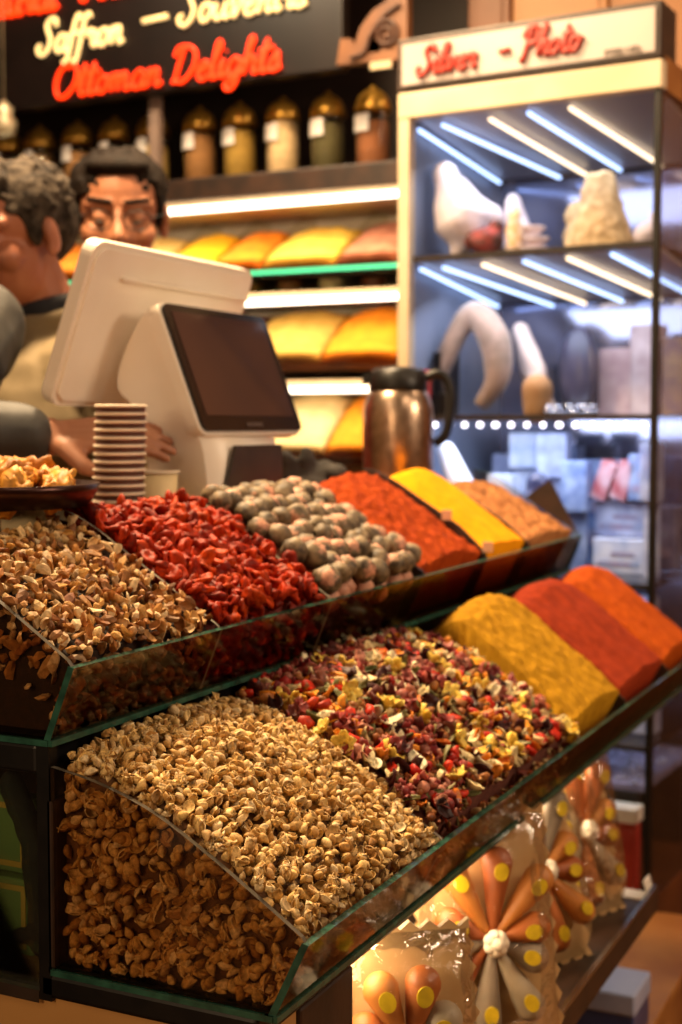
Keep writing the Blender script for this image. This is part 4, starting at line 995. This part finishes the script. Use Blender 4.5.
# heaps
m_y = {}
def heap(name, label, c1, c2, ya, yb, zf, top, seed):
    h = lambda x, y: zf-.022+min(1, (x-2.99)/.16)**.75*(top)+.022*max(0,math.sin(PI*(y-ya)/(yb-ya)))**.6+.006*noise.noise(Vector((x*25, y*25, seed)))
    nx, ny = 20, 26; V = []; F = []
    for i in range(nx):
        for j in range(ny):
            x = 2.992+.30*i/(nx-1); y = ya+(yb-ya)*j/(ny-1); V.append((x, y, h(x, y)))
    o = len(V)
    for i in range(nx):
        for j in range(ny):
            x, y, z = V[i*ny+j]; V.append((x, y, zf-.028+(x-2.985)/.335*.05))
    for i in range(nx-1):
        for j in range(ny-1):
            a = i*ny+j; F.append((a, a+ny, a+ny+1, a+1)); F.append((o+a, o+a+1, o+a+ny+1, o+a+ny))
    rim = [j for j in range(ny)]+[i*ny+ny-1 for i in range(1, nx)]+[(nx-1)*ny+j for j in range(ny-2, -1, -1)]+[i*ny for i in range(nx-2, 0, -1)]
    for k in range(len(rim)):
        a, b = rim[k], rim[(k+1) % len(rim)]; F.append((a, b, o+b, o+a))
    V = np.array(V); org = np.array([*(V[:, :2].min(0)+V[:, :2].max(0))/2, V[:, 2].min()])
    ob = bpy.data.objects.new(name, np_mesh(name, V-org, F, mk(name+'_powder', c1, c2, 30, .85, 0, .5, 200))); col.objects.link(ob); ob.location = org
    tag(ob, label, 'spice powder', kind='stuff')
Yp = lambda px, py: at('X', px, py, 3.0).y
H1 = [('pink_spice', 'pinkish-brown spice heap on the top display tier, next to the cabinet', 'b07458', '9a5c44', 337, 397), ('pale_yellow_spice', 'wide pale yellow spice heap in the middle of the top display tier', 'e8c450', 'd8b040', 262, 335),
      ('orange_spice', 'orange spice heap on the top display tier, left of the pale yellow one', 'e88a10', 'd87808', 214, 260), ('yellow_spice', 'bright yellow spice heap on the top display tier, beside the man with glasses', 'f0b810', 'e0a808', 162, 212), ('pale_spice', 'pale spice heap on the top tier between the two men', 'e0c070', 'd0ae60', 90, 160), ('orange_spice', 'orange spice heap on the top tier behind the grey-haired man', 'd88010', 'c87008', 20, 88)]
H2 = [('orange_spice', 'broad orange spice heap on the middle display tier, next to the cabinet', 'f09a14', 'e08a0c', 322, 397), ('pale_yellow_spice', 'olive-yellow spice heap on the middle tier, right of the till screens', 'd8b458', 'c8a248', 240, 320), ('dark_red_spice', 'brown-red spice heap on the middle tier behind the till', '8a3c1c', '7a3016', 160, 238)]
H3 = [('orange_spice', 'orange spice heap on the lowest tier, just left of the steel flask', 'f09c18', 'e08c10', 326, 397), ('cream_spice', 'cream spice heap on the lowest tier, right of the customer screen', 'ecd8a0', 'dcc68c', 262, 324), ('pale_spice', 'pale brown spice heap on the lowest tier hidden behind the till', 'b89058', 'a87e48', 180, 260)]
for i, (Hs, top) in enumerate(((H1, .095), (H2, .115), (H3, .13))):
    for k, (nm, lab, c1, c2, pa, pb) in enumerate(Hs):
        yb_, ya_ = Yp(pa, [230, 330, 420][i]), Yp(pb, [230, 330, 420][i])
        heap(nm, lab, c1, c2, max(ya_, BY0+.016), yb_-.004, zfront[i], top, 3*i+k)
        MB().prism([Vector((2.992, yb_-.003, zfront[i]-.02)), Vector((3.30, yb_-.003, zfront[i]+.02)), Vector((3.30, yb_-.003, zfront[i]+top+.05)), Vector((3.22, yb_-.003, zfront[i]+top+.05)), Vector((2.992, yb_-.003, zfront[i]+.0))], (0, .002, 0)).build('bin_divider', [mk_glass('bin_glass', (.92, .9, .84), .2, mixmax=.15)] if 'bin_glass' not in bpy.data.materials else [bpy.data.materials['bin_glass']], bd)
# small packets under the green ledge
for k in range(7):
    y = 1.27+k*.115; c = ['c8a468', '6a3a20', 'd8c8a0', '8a5a30', 'b89050', '5a6a40', 'c8b088'][k]
    t = tag(MB().lathe([(.004, 0), (.026, 0), (.032, .03), (.028, .034), (.004, .03)], 18, c=(3.05, y, zl[1]+.024)).build('spice_bowl', mk('bowl_%d' % k, c, None, 30, .4, 0, .05)), 'small %s bowl under the green light tube, %s from the cabinet' % (['tan', 'dark brown', 'cream', 'brown', 'ochre', 'green', 'beige'][k], ['first', 'second', 'third', 'fourth', 'fifth', 'sixth', 'seventh'][k]), 'bowl', 'small bowls under the green tube')

# ------------------------------------------------------------------ glass jars with gold domes
M_gold = mk('gold_lid', 'd0a048', 'b88a34', 60, .32, .75, .03)
M_jar = mk_glass('jar_glass', (.97, .96, .92), .06, mixmax=.25)
M_lab = mk('jar_label', 'e6dcd4', 'd2c8c4', 30, .7, 0, .05)
jars = [(8, '5a3a24', 'dark', 'jar at the far left edge of the jar shelf'), (40, '8a6438', 'brown', 'jar above the grey-haired man'), (78, '9a6c40', 'tan', 'jar between the two men'), (115, '80603c', 'dull brown', 'jar above the man with glasses'),
        (153, 'd8b468', 'butter-yellow', 'jar just left of the grey post'), (200, '94683e', 'reddish tan', 'first jar right of the grey post'), (240, 'a08038', 'olive-yellow', 'second jar right of the grey post'), (283, 'd8bc98', 'cream', 'third jar right of the grey post'), (328, '4a4426', 'dark green', 'second jar from the glass cabinet'), (373, '8a5434', 'red-brown', 'jar next to the glass cabinet, under the carved bracket')]
for i, (px, c, cn, lab) in enumerate(jars):
    y = at('X', px, 130, 3.08).y; r = .0445
    j = thing('spice_jar', 'gold-domed glass jar of %s contents, %s' % (cn, lab), 'jar', (3.08, y, zj+.0005), (0, 0, 0), 'gold-domed jars on the shelf')
    fillh = [.12, .125, .12, .115, .118, .13, .13, .142, .125, .12][i]
    MB().lathe([(.005, .003), (r-.006, .003), (r-.0045, .01), (r-.0045, fillh-.006), (r-.010, fillh), (.005, fillh+.003)], 28).build('contents', mk('jar_fill_%d' % i, c, None, 60, .8, 0, .4), j, True)
    MB().lathe([(.004, 0), (r-.002, 0), (r, .004), (r, .048), (r+.0015, .052), (r, .056), (r, .135), (r-.004, .150), (r-.012, .160), (r-.013, .159), (r-.006, .149), (r-.0022, .135), (r-.0022, .006), (.004, .002)], 32).build('jar_body', [M_jar], j, True)
    MB().lathe([(.004, .142), (r-.001, .142), (r+.001, .150), (r-.002, .165), (r-.010, .182), (r-.024, .194), (.008, .195), (.009, .203), (.004, .207), (.001, .208)], 28).build('dome_lid', M_gold, j, True)
    mb = MB(); a0 = PI-.62-.35; N_ = 12; z0, z1 = .092, .133; V = []; F = []
    for k in range(N_+1):
        a = a0+1.15*k/N_
        for rr in (r+.0006, r+.0016):
            for z in (z0, z1): V.append((rr*math.cos(a), rr*math.sin(a), z))
    for k in range(N_):
        b = k*4; F += [(b+2, b+3, b+7, b+6), (b, b+4, b+5, b+1), (b+1, b+5, b+7, b+3), (b, b+2, b+6, b+4)]
    F += [(0, 1, 3, 2), (N_*4, N_*4+2, N_*4+3, N_*4+1)]
    mb.add(V, F).build('paper_label', M_lab, j, True)
# pale ornament at the far left, under the sign
o = atd(6, 118, 3.0)
b = MB().lathe([(.004, 0), (.03, .01), (.034, .04), (.022, .06), (.026, .075), (.012, .09), (.003, .1)], 20, c=(2.9, at('X', 4, 118, 2.9).y, at('X', 4, 138, 2.9).z)).tube([(2.9, at('X', 4, 118, 2.9).y, at('X', 4, 138, 2.9).z+.1), (2.9, at('X', 4, 118, 2.9).y, 3.2)], .002, 6)
tag(b.build('hanging_lantern', mk('pale_metal', 'c8b898', 'a89878', 40, .3, .4, .05)), 'small pale hanging lantern at the left edge, below the sign', 'lantern')
# carved wooden bracket between sign and cabinet
bk = thing('carved_bracket', 'carved brown wooden bracket with a scroll between black sign and white sign', 'bracket', (2.9, 1.33, 2.08))
pl = [at('X', x, y, 2.93) for x, y in [(342, 68), (346, 42), (356, 42), (360, 48), (366, 30), (378, 14), (392, 4), (398, -20), (412, -30), (412, 62), (380, 64)]]
MB().prism(pl, (-.03, 0, 0)).build('bracket_board', M_brown, bk)
c = at('X', 386, 34, 2.895); pts = []
for k in range(40):
    a = k*.32; q = .034*(1-k/46); pts.append((2.895, c.y+q*math.cos(a), c.z+q*math.sin(a)))
MB().box((2.90, 1.30, 2.10), (3.33, 1.33, 2.13)).build('wall_arm', M_dark, bk)
MB().tube(pts, .0055, 8).tube([(2.895, p.y, p.z) for p in spline([at('X', x, y, 2.895) for x, y in [(350, 58), (364, 52), (370, 36), (384, 16), (400, 4)]], 6)], .005, 8).build('carved_scroll', mk('carving', '4a2814', '3a1e0e', 20, .5, 0, .1), bk)
a, b_ = at('X', 371, 68, 2.9), at('X', 392, 64, 2.9)
MB().box((2.895, b_.y, b_.z-.008), (2.905, a.y, b_.z+.008)).build('bracket_plate', M_cream, bk)
# wooden boards standing on top of the cabinet, behind its sign
for k, (ya, yb_, c) in enumerate([(1.10, 1.21, '7a4824'), (.86, 1.095, 'a8703a'), (.64, .855, '96602e')]):
    tag(MB().box((3.22, ya, 1.955), (3.25, yb_, 2.9), 0, None, .006).box((3.215, ya+.02, 2.0), (3.22, yb_-.02, 2.4), 0, None, .002).build('wooden_panel', mk('panel_%d' % k, c, None, 6, .5, 0, .2)), ['dark narrow wooden board above the cabinet beside the bracket', 'wide light-brown wooden board above the white sign', 'brown wooden board above the right end of the white sign'][k], 'board', 'wooden boards above the cabinet')

# ------------------------------------------------------------------ people
M_skin = [mk('skin_%d' % i, a, b_, 14, .5, 0, .06) for i, (a, b_) in enumerate([('a8684a', '94573c'), ('b07452', '9c6244'), ('b98466', 'a87256')])]
M_hair = [mk('grey_hair', '50463c', '1e1814', 55, .8, 0, .6, 200, spec=.1), mk('dark_hair', '120b07', '1c120b', 60, .75, 0, .6, 200, spec=.12), mk('black_hair', '120d0a', '1c1511', 60, .6, 0, .5)]
def Rz(a): return Matrix.Rotation(a, 4, 'Z')
def head_prims(mb, M):
    e = lambda c, r, rot=(0, 0, 0): mb.ell(c, r, rot, M=M); cp = lambda a, ra, b, rb: mb.cap(a, ra, b, rb, M=M)
    e((-.012, 0, .028), (.098, .078, .084)); e((.028, 0, -.035), (.066, .062, .080)); e((.062, 0, -.098), (.026, .028, .020))
    e((.02, 0, -.06), (.055, .056, .055)); cp((.084, 0, .012), .0085, (.112, 0, -.026), .0125)
    for s in (-1, 1):
        e((.104, s*.012, -.030), (.010, .008, .008)); cp((.080, s*.012, .026), .010, (.066, s*.052, .024), .010)
        e((.060, s*.044, -.028), (.026, .022, .024)); e((-.008, s*.078, -.008), (.020, .009, .032), (0, .2, s*.35)); e((.000, s*.080, -.030), (.010, .008, .012))
        e((.073, s*.031, .003), (.014, .015, .010))
    e((.090, 0, -.058), (.012, .025, .007)); e((.088, 0, -.069), (.012, .021, .008)); cp((-.012, 0, -.06), .056, (-.03, 0, -.15), .060)
def hair_prims(mb, M, seed, tuft=.012, n=150):
    r = random.Random(seed); e = lambda c, q, rot=(0, 0, 0): mb.ell(c, q, rot, n=12, m=8, M=M)
    e((-.022, 0, .056), (.096, .084, .058)); e((-.055, 0, .018), (.064, .080, .082)); e((.046, 0, .088), (.032, .058, .018))
    for s in (-1, 1): e((-.015, s*.066, .040), (.060, .020, .048)); e((.020, s*.070, .012), (.016, .010, .035))
    for k in range(n):
        a = r.uniform(0, 2*PI); t = r.uniform(0, 1)
        z = .035+.076*t; q = math.sqrt(max(.02, 1-((z-.035)/.080)**2)); x = -.022+.095*q*math.cos(a)*.98; y = .082*q*math.sin(a)
        if x > .06 and z < .095: continue
        e((x, y, z), (tuft*1.8, tuft*.9, tuft*.6), (r.uniform(-1, 1), r.uniform(-1, 1), a))
def hand_prims(mb, wrist, d, up, curl=.5, scale=1.0):
    """palm, four unequal fingers with knuckle bends and a thumb off the palm's side; d runs to the fingertips, up is the back of the hand"""
    d = Vector(d).normalized(); up = (Vector(up)-d*Vector(up).dot(d)).normalized(); sd = d.cross(up); w = Vector(wrist); s = scale
    for k, off in enumerate((-.027, -.009, .009, .027)):
        mb.cap(w+d*.012*s+sd*off*.7*s, .013*s, w+d*.082*s+sd*off*s, .0115*s)
    for k, (off, ln) in enumerate(((-.029, .062), (-.0098, .076), (.0098, .082), (.029, .074))):
        p = w+d*.086*s+sd*off*s; a = 0; r = .0092*s
        for j, fr in enumerate((.44, .31, .25)):
            a += curl*(.55, .8, .6)[j]
            q = p+(d*math.cos(a)-up*math.sin(a)+sd*off*1.6*(1-j*.3))*ln*fr*s; mb.cap(p, r, q, r*.9); p = q; r *= .9
    p = w+d*.026*s+sd*.030*s; q = p+(d*.62+sd*.62-up*.3).normalized()*.042*s; r_ = q+(d*.93+sd*.15-up*.35).normalized()*.034*s
    mb.cap(p, .014*s, q, .0115*s); mb.cap(q, .0112*s, r_, .0085*s)
def ring(mb, c, rx, ry, r, M0, tilt=0):
    mb.tube([Vector(c)+M0 @ Vector((rx*math.cos(a), ry*math.sin(a), -tilt*math.cos(a))) for a in [2*PI*k/28 for k in range(28)]], r, 10, closed=True)
def person(i, label, base, face, headpos, hyaw, hpitch, hroll, elbows, wrists, hands, top_mats, leg_mat, hair, puffer=False, collar=True):
    """one continuous body; hair, top and trousers are children"""
    root = thing('person', label, 'person', (base[0], base[1], 0))
    B = Vector((base[0], base[1], 0)); Mb = Rz(face); loc = lambda p: Mb @ Vector(p)
    H = Vector(headpos)-B; Mh = Matrix.Translation(H) @ Matrix.Scale([1.02, 1.07, 1.0][i], 4) @ Rz(hyaw) @ Matrix.Rotation(hpitch, 4, 'Y') @ Matrix.Rotation(hroll, 4, 'X')
    mb = MB(); head_prims(mb, Mh)
    zs = H.z-.225; nk = Mh @ Vector((-.03, 0, -.15))
    ch = loc((0, 0, zs-.02))
    mb.cap(nk, .058, ch+Vector((0, 0, .04)), .07)
    sh = [loc((-.01, s*.175, zs)) for s in (-1, 1)]
    mb.ell(loc((0, 0, zs-.13)), (.115, .165, .19), (0, 0, face)); mb.ell(loc((0, 0, 1.02)), (.115, .155, .16), (0, 0, face)); mb.ell(loc((0, 0, .90)), (.12, .165, .12), (0, 0, face))
    for k in (0, 1):
        s = (-1, 1)[k]; E = Vector(elbows[k])-B; Wr = Vector(wrists[k])-B
        mb.cap(ch, .07, sh[k], .058); mb.cap(sh[k], .054, E, .040); mb.cap(E, .040, Wr, .027)
        hd, hu, hc = hands[k]; hand_prims(mb, Wr, hd, hu, hc)
        hip = loc((0, s*.085, .88)); kn = loc((.02, s*.09, .48)); an = loc((0, s*.095, .09))
        mb.cap(hip, .088, kn, .058).cap(kn, .056, an, .038).cap(loc((-.04, s*.095, .045)), .04, loc((.14, s*.10, .034)), .033)
    body = fuse(mb, 'body', M_skin[i], root, .0045, 4)
    hb = MB(); hair_prims(hb, Mh, i+3, hair[1], hair[2]); fuse(hb, 'hair', M_hair[hair[0]], root, .0045, 2)
    eb = MB()
    for s in (-1, 1): eb.cap((.090, s*.014, .030), .0042, (.074, s*.052, .034), .0034, M=Mh)
    eb.build('eyebrows', M_hair[hair[0]], root, True)
    mw = mk('eye_white_%d' % i, '6a5446', None, 20, .4, 0, 0)
    for s in (-1, 1):
        ey = MB().ell((.0786, s*.031, -.004), (.009, .011, .0028), M=Mh).build('eye', mw, root, True)
        MB().ell((.0862, s*.031, -.005), (.0025, .005, .0024), M=Mh).build('iris', M_hair[2], ey, True)
    # upper garment
    g = MB(); g.ell(loc((0, 0, zs-.13)), (.142, .195, .20), (0, 0, face)).ell(loc((0, 0, 1.03)), (.145, .185, .20), (0, 0, face)).ell(loc((0, 0, .90)), (.145, .185, .10), (0, 0, face))
    for k in (0, 1):
        E = Vector(elbows[k])-B; Wr = Vector(wrists[k])-B; We = Wr+(E-Wr).normalized()*.03
        g.cap(ch+Vector((0, 0, -.02)), .095, sh[k], .075)
        if puffer:
            for (a, b_, n_, r0, r1) in ((sh[k], E, 5, .078, .062), (E, We, 4, .060, .046)):
                for j in range(n_):
                    t0, t1 = (j+.25)/n_, (j+.75)/n_; g.cap(a.lerp(b_, t0), r0+(r1-r0)*t0, a.lerp(b_, t1), r0+(r1-r0)*t1)
        else: g.cap(sh[k], .072, E, .058).cap(E, .056, We, .044)
        for f in (.3, .62): g.ell(tuple(sh[k].lerp(E, f)), (.074, .066, .018), (.4, .3*f, .2))
    if puffer:
        for j in range(7): g.ell(loc((0, 0, .92+j*.075)), (.158, .205, .05), (0, 0, face))
    if collar:
        for dz, rr in ((-.035, .088), (-.012, .084), (.010, .080)): ring(g, nk+Vector((0, 0, dz)), rr, rr, .017, Mb, .022)
    fuse(g, 'jacket' if collar or puffer else 'sweater', top_mats[0], root, .006, 3, True, .003, 22)
    if len(top_mats) > 1:
        g = MB()
        for dz in (.0, .02, .036): ring(g, nk+Vector((0, 0, dz)), .066, .066, .014, Mb, .02)
        g.cap(nk+loc((.06, 0, -.01)), .024, loc((.145, 0, zs-.10)), .016)
        fuse(g, 'scarf_collar', top_mats[1], root, .004, 2)
    t = MB(); t.ell(loc((0, 0, .90)), (.130, .172, .12), (0, 0, face))
    for s in (-1, 1):
        hip = loc((0, s*.085, .88)); kn = loc((.02, s*.09, .48)); an = loc((0, s*.095, .11)); t.cap(hip, .097, kn, .070).cap(kn, .070, an, .058)
    fuse(t, 'trousers', leg_mat, root, .008, 3)
    s_ = MB()
    for s in (-1, 1): s_.cap(loc((-.045, s*.095, .046)), .046, loc((.145, s*.10, .038)), .038).box((-.085, -.04, 0), (.18, .04, .02), 0, Mb @ Matrix.Translation((0, s*.097, 0)), .004)
    fuse(s_, 'shoes', M_dark, root, .006, 2)
    return root, Mh
D2R = PI/180
# man with glasses, looking down at the till
h2 = atd(119, 214, 2.64); f2 = 214*D2R
c2 = Vector((h2.x+.035, h2.y+.05, 0))
R2 = Rz(f2); rel = lambda M, c, p: tuple((M @ Vector(p))+c)
root2, Mh2 = person(1, 'dark-haired man in glasses and red sweater looking down behind the till', c2, f2, h2, f2, 15*D2R, 0,
       [rel(R2, c2, (.02, -.25, 1.14)), rel(R2, c2, (.02, .25, 1.14))], [rel(R2, c2, (.10, -.25, .90)), rel(R2, c2, (.10, .25, .90))], [((.05, .05, -1), (0, 1, 0), .4), ((.05, -.05, -1), (0, 1, 0), .4)],
       [mk('red_knit', '8a1812', '6e120e', 60, .9, 0, .5, 300)], M_dark, (1, .007, 220), False, False)
gl = MB()
for s in (-1, 1):
    gl.tube([(.101, s*.033+.024*math.cos(a), .001+.017*math.sin(a)) for a in [2*PI*k/20 for k in range(20)]], .0013, 6, closed=True, M=Mh2)
    gl.tube([(.101, s*.057, .006), (.06, s*.080, .008), (.0, s*.084, .004)], .0012, 6, M=Mh2)
gl.tube([(.101, -.010, .006), (.103, 0, .009), (.101, .010, .006)], .0012, 6, M=Mh2)
gl.build('glasses', M_black, root2, True)
# grey-haired man turned to the left
h1 = atd(13, 234, 2.25); f1 = 172*D2R
c1 = Vector((h1.x+.03, h1.y-.005, 0)); R1 = Rz(f1)
person(0, 'grey-haired man in a beige jacket turned to the left with lowered gaze', c1, f1, h1, f1, 16*D2R, 0,
       [rel(R1, c1, (.0, -.26, 1.12)), rel(R1, c1, (.0, .26, 1.12))], [rel(R1, c1, (.08, -.25, .88)), rel(R1, c1, (.08, .25, .88))], [((.05, .05, -1), (0, 1, 0), .5), ((.05, .05, -1), (0, 1, 0), .5)],
       [mk('beige_jacket', '8c7a5c', '7a6848', 10, .8, 0, .3), mk('navy_collar', '15151c', '1e1c22', 30, .8, 0, .2)], M_dark, (0, .008, 220))
# man at the left edge in a quilted coat, reaching to the till
q3 = atd(-150, 200, 2.0); c3 = Vector((q3.x, q3.y, 0)); f3 = 204*D2R; R3 = Rz(f3)
person(2, 'person in a dark grey quilted coat at the left edge, hand reaching to the till', c3, f3, (q3.x-.02, q3.y, 1.615), f3, 8*D2R, 0,
       [rel(R3, c3, (.05, -.27, 1.14)), tuple(atd(-95, 438, 1.72))], [rel(R3, c3, (.18, -.18, 1.10)), tuple(atd(48, 437, 1.80))], [((-.6, .4, -.3), (0, 0, 1), .5), ((.44, -.88, .05), (-.45, -.25, .85), .28)],
       [mk('grey_quilt', '35322e', '2a2826', 14, .6, 0, .3), mk('black_knit', '14110f', '1c1816', 30, .8, 0, .2)], M_dark, (2, .01, 80), True)

# ------------------------------------------------------------------ gift packs in the niche
M_board = mk('kraft_board', 'c8a470', 'b8905c', 20, .7, 0, .1)
M_cello = mk_glass('cellophane', (.98, .97, .95), .08, .9, 26, .55)
m_cone = [mk('cone_%d' % i, a, b_, 30, .55, 0, .3) for i, (a, b_) in enumerate([('b0622a', '9c5420'), ('8a7a68', '7a6a58'), ('c07c38', 'b06c2c'), ('a89880', '988870'), ('9c5022', '8c461a')])]
m_disc = mk('yellow_sticker', 'e0c020', 'c8a818', 60, .5, 0, .05); m_knot = mk('white_knot', 'f0e4d0', 'e0d0b8', 60, .6, 0, .3)
def gift_pack(label, loc, yaw, lean, w, h, off=0, wheel=True):
    t = thing('gift_pack', label, 'gift pack', loc, (0, 0, 0), 'wrapped gift packs in the niche')
    # local frame of the pack: x across, z up, front is -y
    M = Rz(yaw) @ Matrix.Rotation(lean, 4, 'X')
    P = []; n = 9
    def wav(a, b, k):
        for i in range(k*4):
            s = i/(k*4); p = a.lerp(b, s); d = (b-a).normalized(); nn = Vector((d.z, 0, -d.x)); P.append(p+nn*.004*math.cos(2*PI*i/4))
    A, B_, C_, D_ = Vector((-w/2, 0, 0)), Vector((w/2, 0, 0)), Vector((w*.42, 0, h)), Vector((-w*.42, 0, h))
    wav(A, B_, 8); wav(B_, C_, 10); wav(C_, D_, 7); wav(D_, A, 10)
    MB().prism(P, (0, .010, 0), M=M).build('backing_board', M_board, t, True)
    cz = h*.47; rr = w*.40
    K = 10
    for k in range(K):
        a = 2*PI*k/K+.2+off; d = Vector((math.cos(a), 0, math.sin(a))); c = Vector((0, -.024, cz)); e = 1.0 if abs(math.sin(a)) < .7 else h/w*.98
        cone = MB().cap(c+d*.016, .006, c+d*(rr*e-.019), .0185, M=M).build('cone_roll', m_cone[(k*2+k//3+int(off*7)) % 5], t, True)
        s = c+d*(rr*e-.027)+Vector((0, -.0165, 0)); ex = Vector((0, -1, 0)).cross(d)
        MB().prism([s+d*.0105*math.cos(q)+ex*.0085*math.sin(q) for q in [2*PI*j/16 for j in range(16)]], (0, -.0022, 0), M=M).build('round_sticker', m_disc, cone, True)
    kb = MB()
    for j in range(7):
        q = 2*PI*j/7; kb.ell((.008*math.cos(q), -.040, cz+.008*math.sin(q)), (.008, .009, .008), n=10, m=7, M=M)
    kb.ell((0, -.044, cz), (.009, .009, .009), M=M); kb.build('centre_knot', m_knot, t, True)
    # wrapped film with folds
    V = []; F = []; nx, nz_ = 30, 36
    for i in range(nx+1):
        for j in range(nz_+1):
            u = i/nx*2-1; v = j/nz_; ed = (1-abs(u)**5)*(1-abs(2*v-1)**6)
            V.append((u*w*(.47-.05*v), -.006-.046*ed+.004*noise.noise(Vector((u*5, v*6, off*5+1))), h*(.02+.96*v)))
    for i in range(nx):
        for j in range(nz_): q = i*(nz_+1)+j; F.append((q, q+nz_+1, q+nz_+2, q+1))
    mb = MB(); mb.add(V, F, 0, True, M); mb.build('film_wrap', [M_cello], t, True)
    return t
zs_ = .5225
p = at('Z', 395, 1090, zs_)
gift_pack('nearest wrapped gift pack of orange and grey cone rolls, mostly cut off at the bottom', (1.215, .515, zs_), -.95, -.14, .17, .225, .5)
gift_pack('wrapped gift pack with a full wheel of cone rolls facing forward', (1.475, .520, zs_), -.90, -.14, .185, .275, 0)
gift_pack('narrow wrapped gift pack seen side-on, second from the far end', (1.72, .535, zs_), -.50, -.20, .19, .285, .9)
gift_pack('wrapped gift pack at the far end of the niche shelf', (1.92, .535, zs_), -.45, -.20, .19, .285, 1.4)
tag(MB().box((2.05, .468, .5225), (2.085, .515, .5255), 0, None, .0005).prism([Vector((2.05, .466, .5225)), Vector((2.085, .466, .5225)), Vector((2.085, .475, .552)), Vector((2.05, .475, .552))], (0, .002, 0)).build('label_holder', M_white), 'small white label holder at the far end of the niche shelf', 'label holder')
# low platform and a box on the floor at the right
YP = at('Z', 668, 1000, .28).y
pf = tag(MB().box((1.75, YP+.01, 0), (2.68, .935, .26), 0, None, .006).box((1.74, YP, .26), (2.685, .94, .28), 0, None, .003).build('low_platform', M_oak), 'low honey-coloured wooden platform under the niche shelf at right', 'platform')
bx = thing('blue_box', 'blue and white glossy box on the floor at the bottom right', 'box', (0, 0, 0))
bp = at('Z', 603, 1030, .281); bx.location = (bp.x, bp.y, .2805)
MB().box((-.045, -.06, 0), (.06, .05, .075), 0, None, .004).build('box_body', mk('blue_card', '3c4c80', '2c3868', 10, .35, 0, .03), bx, True)
MB().box((-.047, -.062, .05), (.062, .052, .085), 0, None, .004).build('box_lid', mk('pale_blue_card', 'aab4d4', '98a4c8', 10, .3, 0, .03), bx, True)

# ------------------------------------------------------------------ lights
def area(name, loc, target, size, power, c, sy=None):
    l = bpy.data.lights.new(name, 'AREA'); l.energy = power; l.color = c; l.size = size
    if sy: l.shape = 'RECTANGLE'; l.size_y = sy
    o = bpy.data.objects.new(name, l); col.objects.link(o); o.location = loc
    o.rotation_euler = (Vector(target)-Vector(loc)).to_track_quat('-Z', 'Y').to_euler(); return o
WARM = (1, .70, .39)
area('wall_fill', (2.9, -.3, 2.9), (3.6, .2, 1.6), .4, FILL, (1, .72, .46))  # unseen fill, added to brighten the back wall at right
area('aisle_fill', (1.9, -1.2, 2.0), (2.4, .6, .2), .5, FILL*2, (1, .74, .5))  # unseen fill, added to lift the dark lower right corner
area('stall_lamp', (1.55, 1.45, 2.62), (1.2, .65, .95), .20, KEY, WARM)
area('stall_lamp', (2.3, 1.3, 2.65), (2.05, .75, 1.0), .20, KEY*.6, WARM)
area('aisle_fill', (.9, -.9, 2.9), (1.3, .9, 1.1), .8, FILL, (1, .72, .46))  # broad fill added from the front, no fixture there
area('aisle_fill', (-.6, 1.2, 2.7), (1.4, 1.2, 1.2), .8, FILL*.5, (1, .74, .5))  # weaker fill added from the left for surfaces facing the camera
area('side_fill', (-.7, .9, 1.5), (1, .75, .9), .5, SIDE, (1, .68, .38))  # low side light, added to brighten the end panel and riser contents
area('niche_lamp', (1.55, .58, .745), (1.55, .50, .5), .9, NICHE, (1, .76, .48), .06)
area('jar_lamp', (2.35, 1.9, 2.75), (3.05, 1.9, 1.95), .16, JAR, (1, .78, .5))
for i, z in enumerate(zl):
    area('tier_lamp', (3.0, 1.9, z-.012), (3.12, 1.9, z-.25), 1.3, TIER, (1, .82, .56), .03)
for z, k in ((1.82, .8), (1.52, .9), (1.245, 1.1), (.90, 1.2)):
    area('cabinet_lamp', (2.80, .89, z), (2.90, .89, z-.3), .42, CABL*k, (.72, .82, 1), .2)
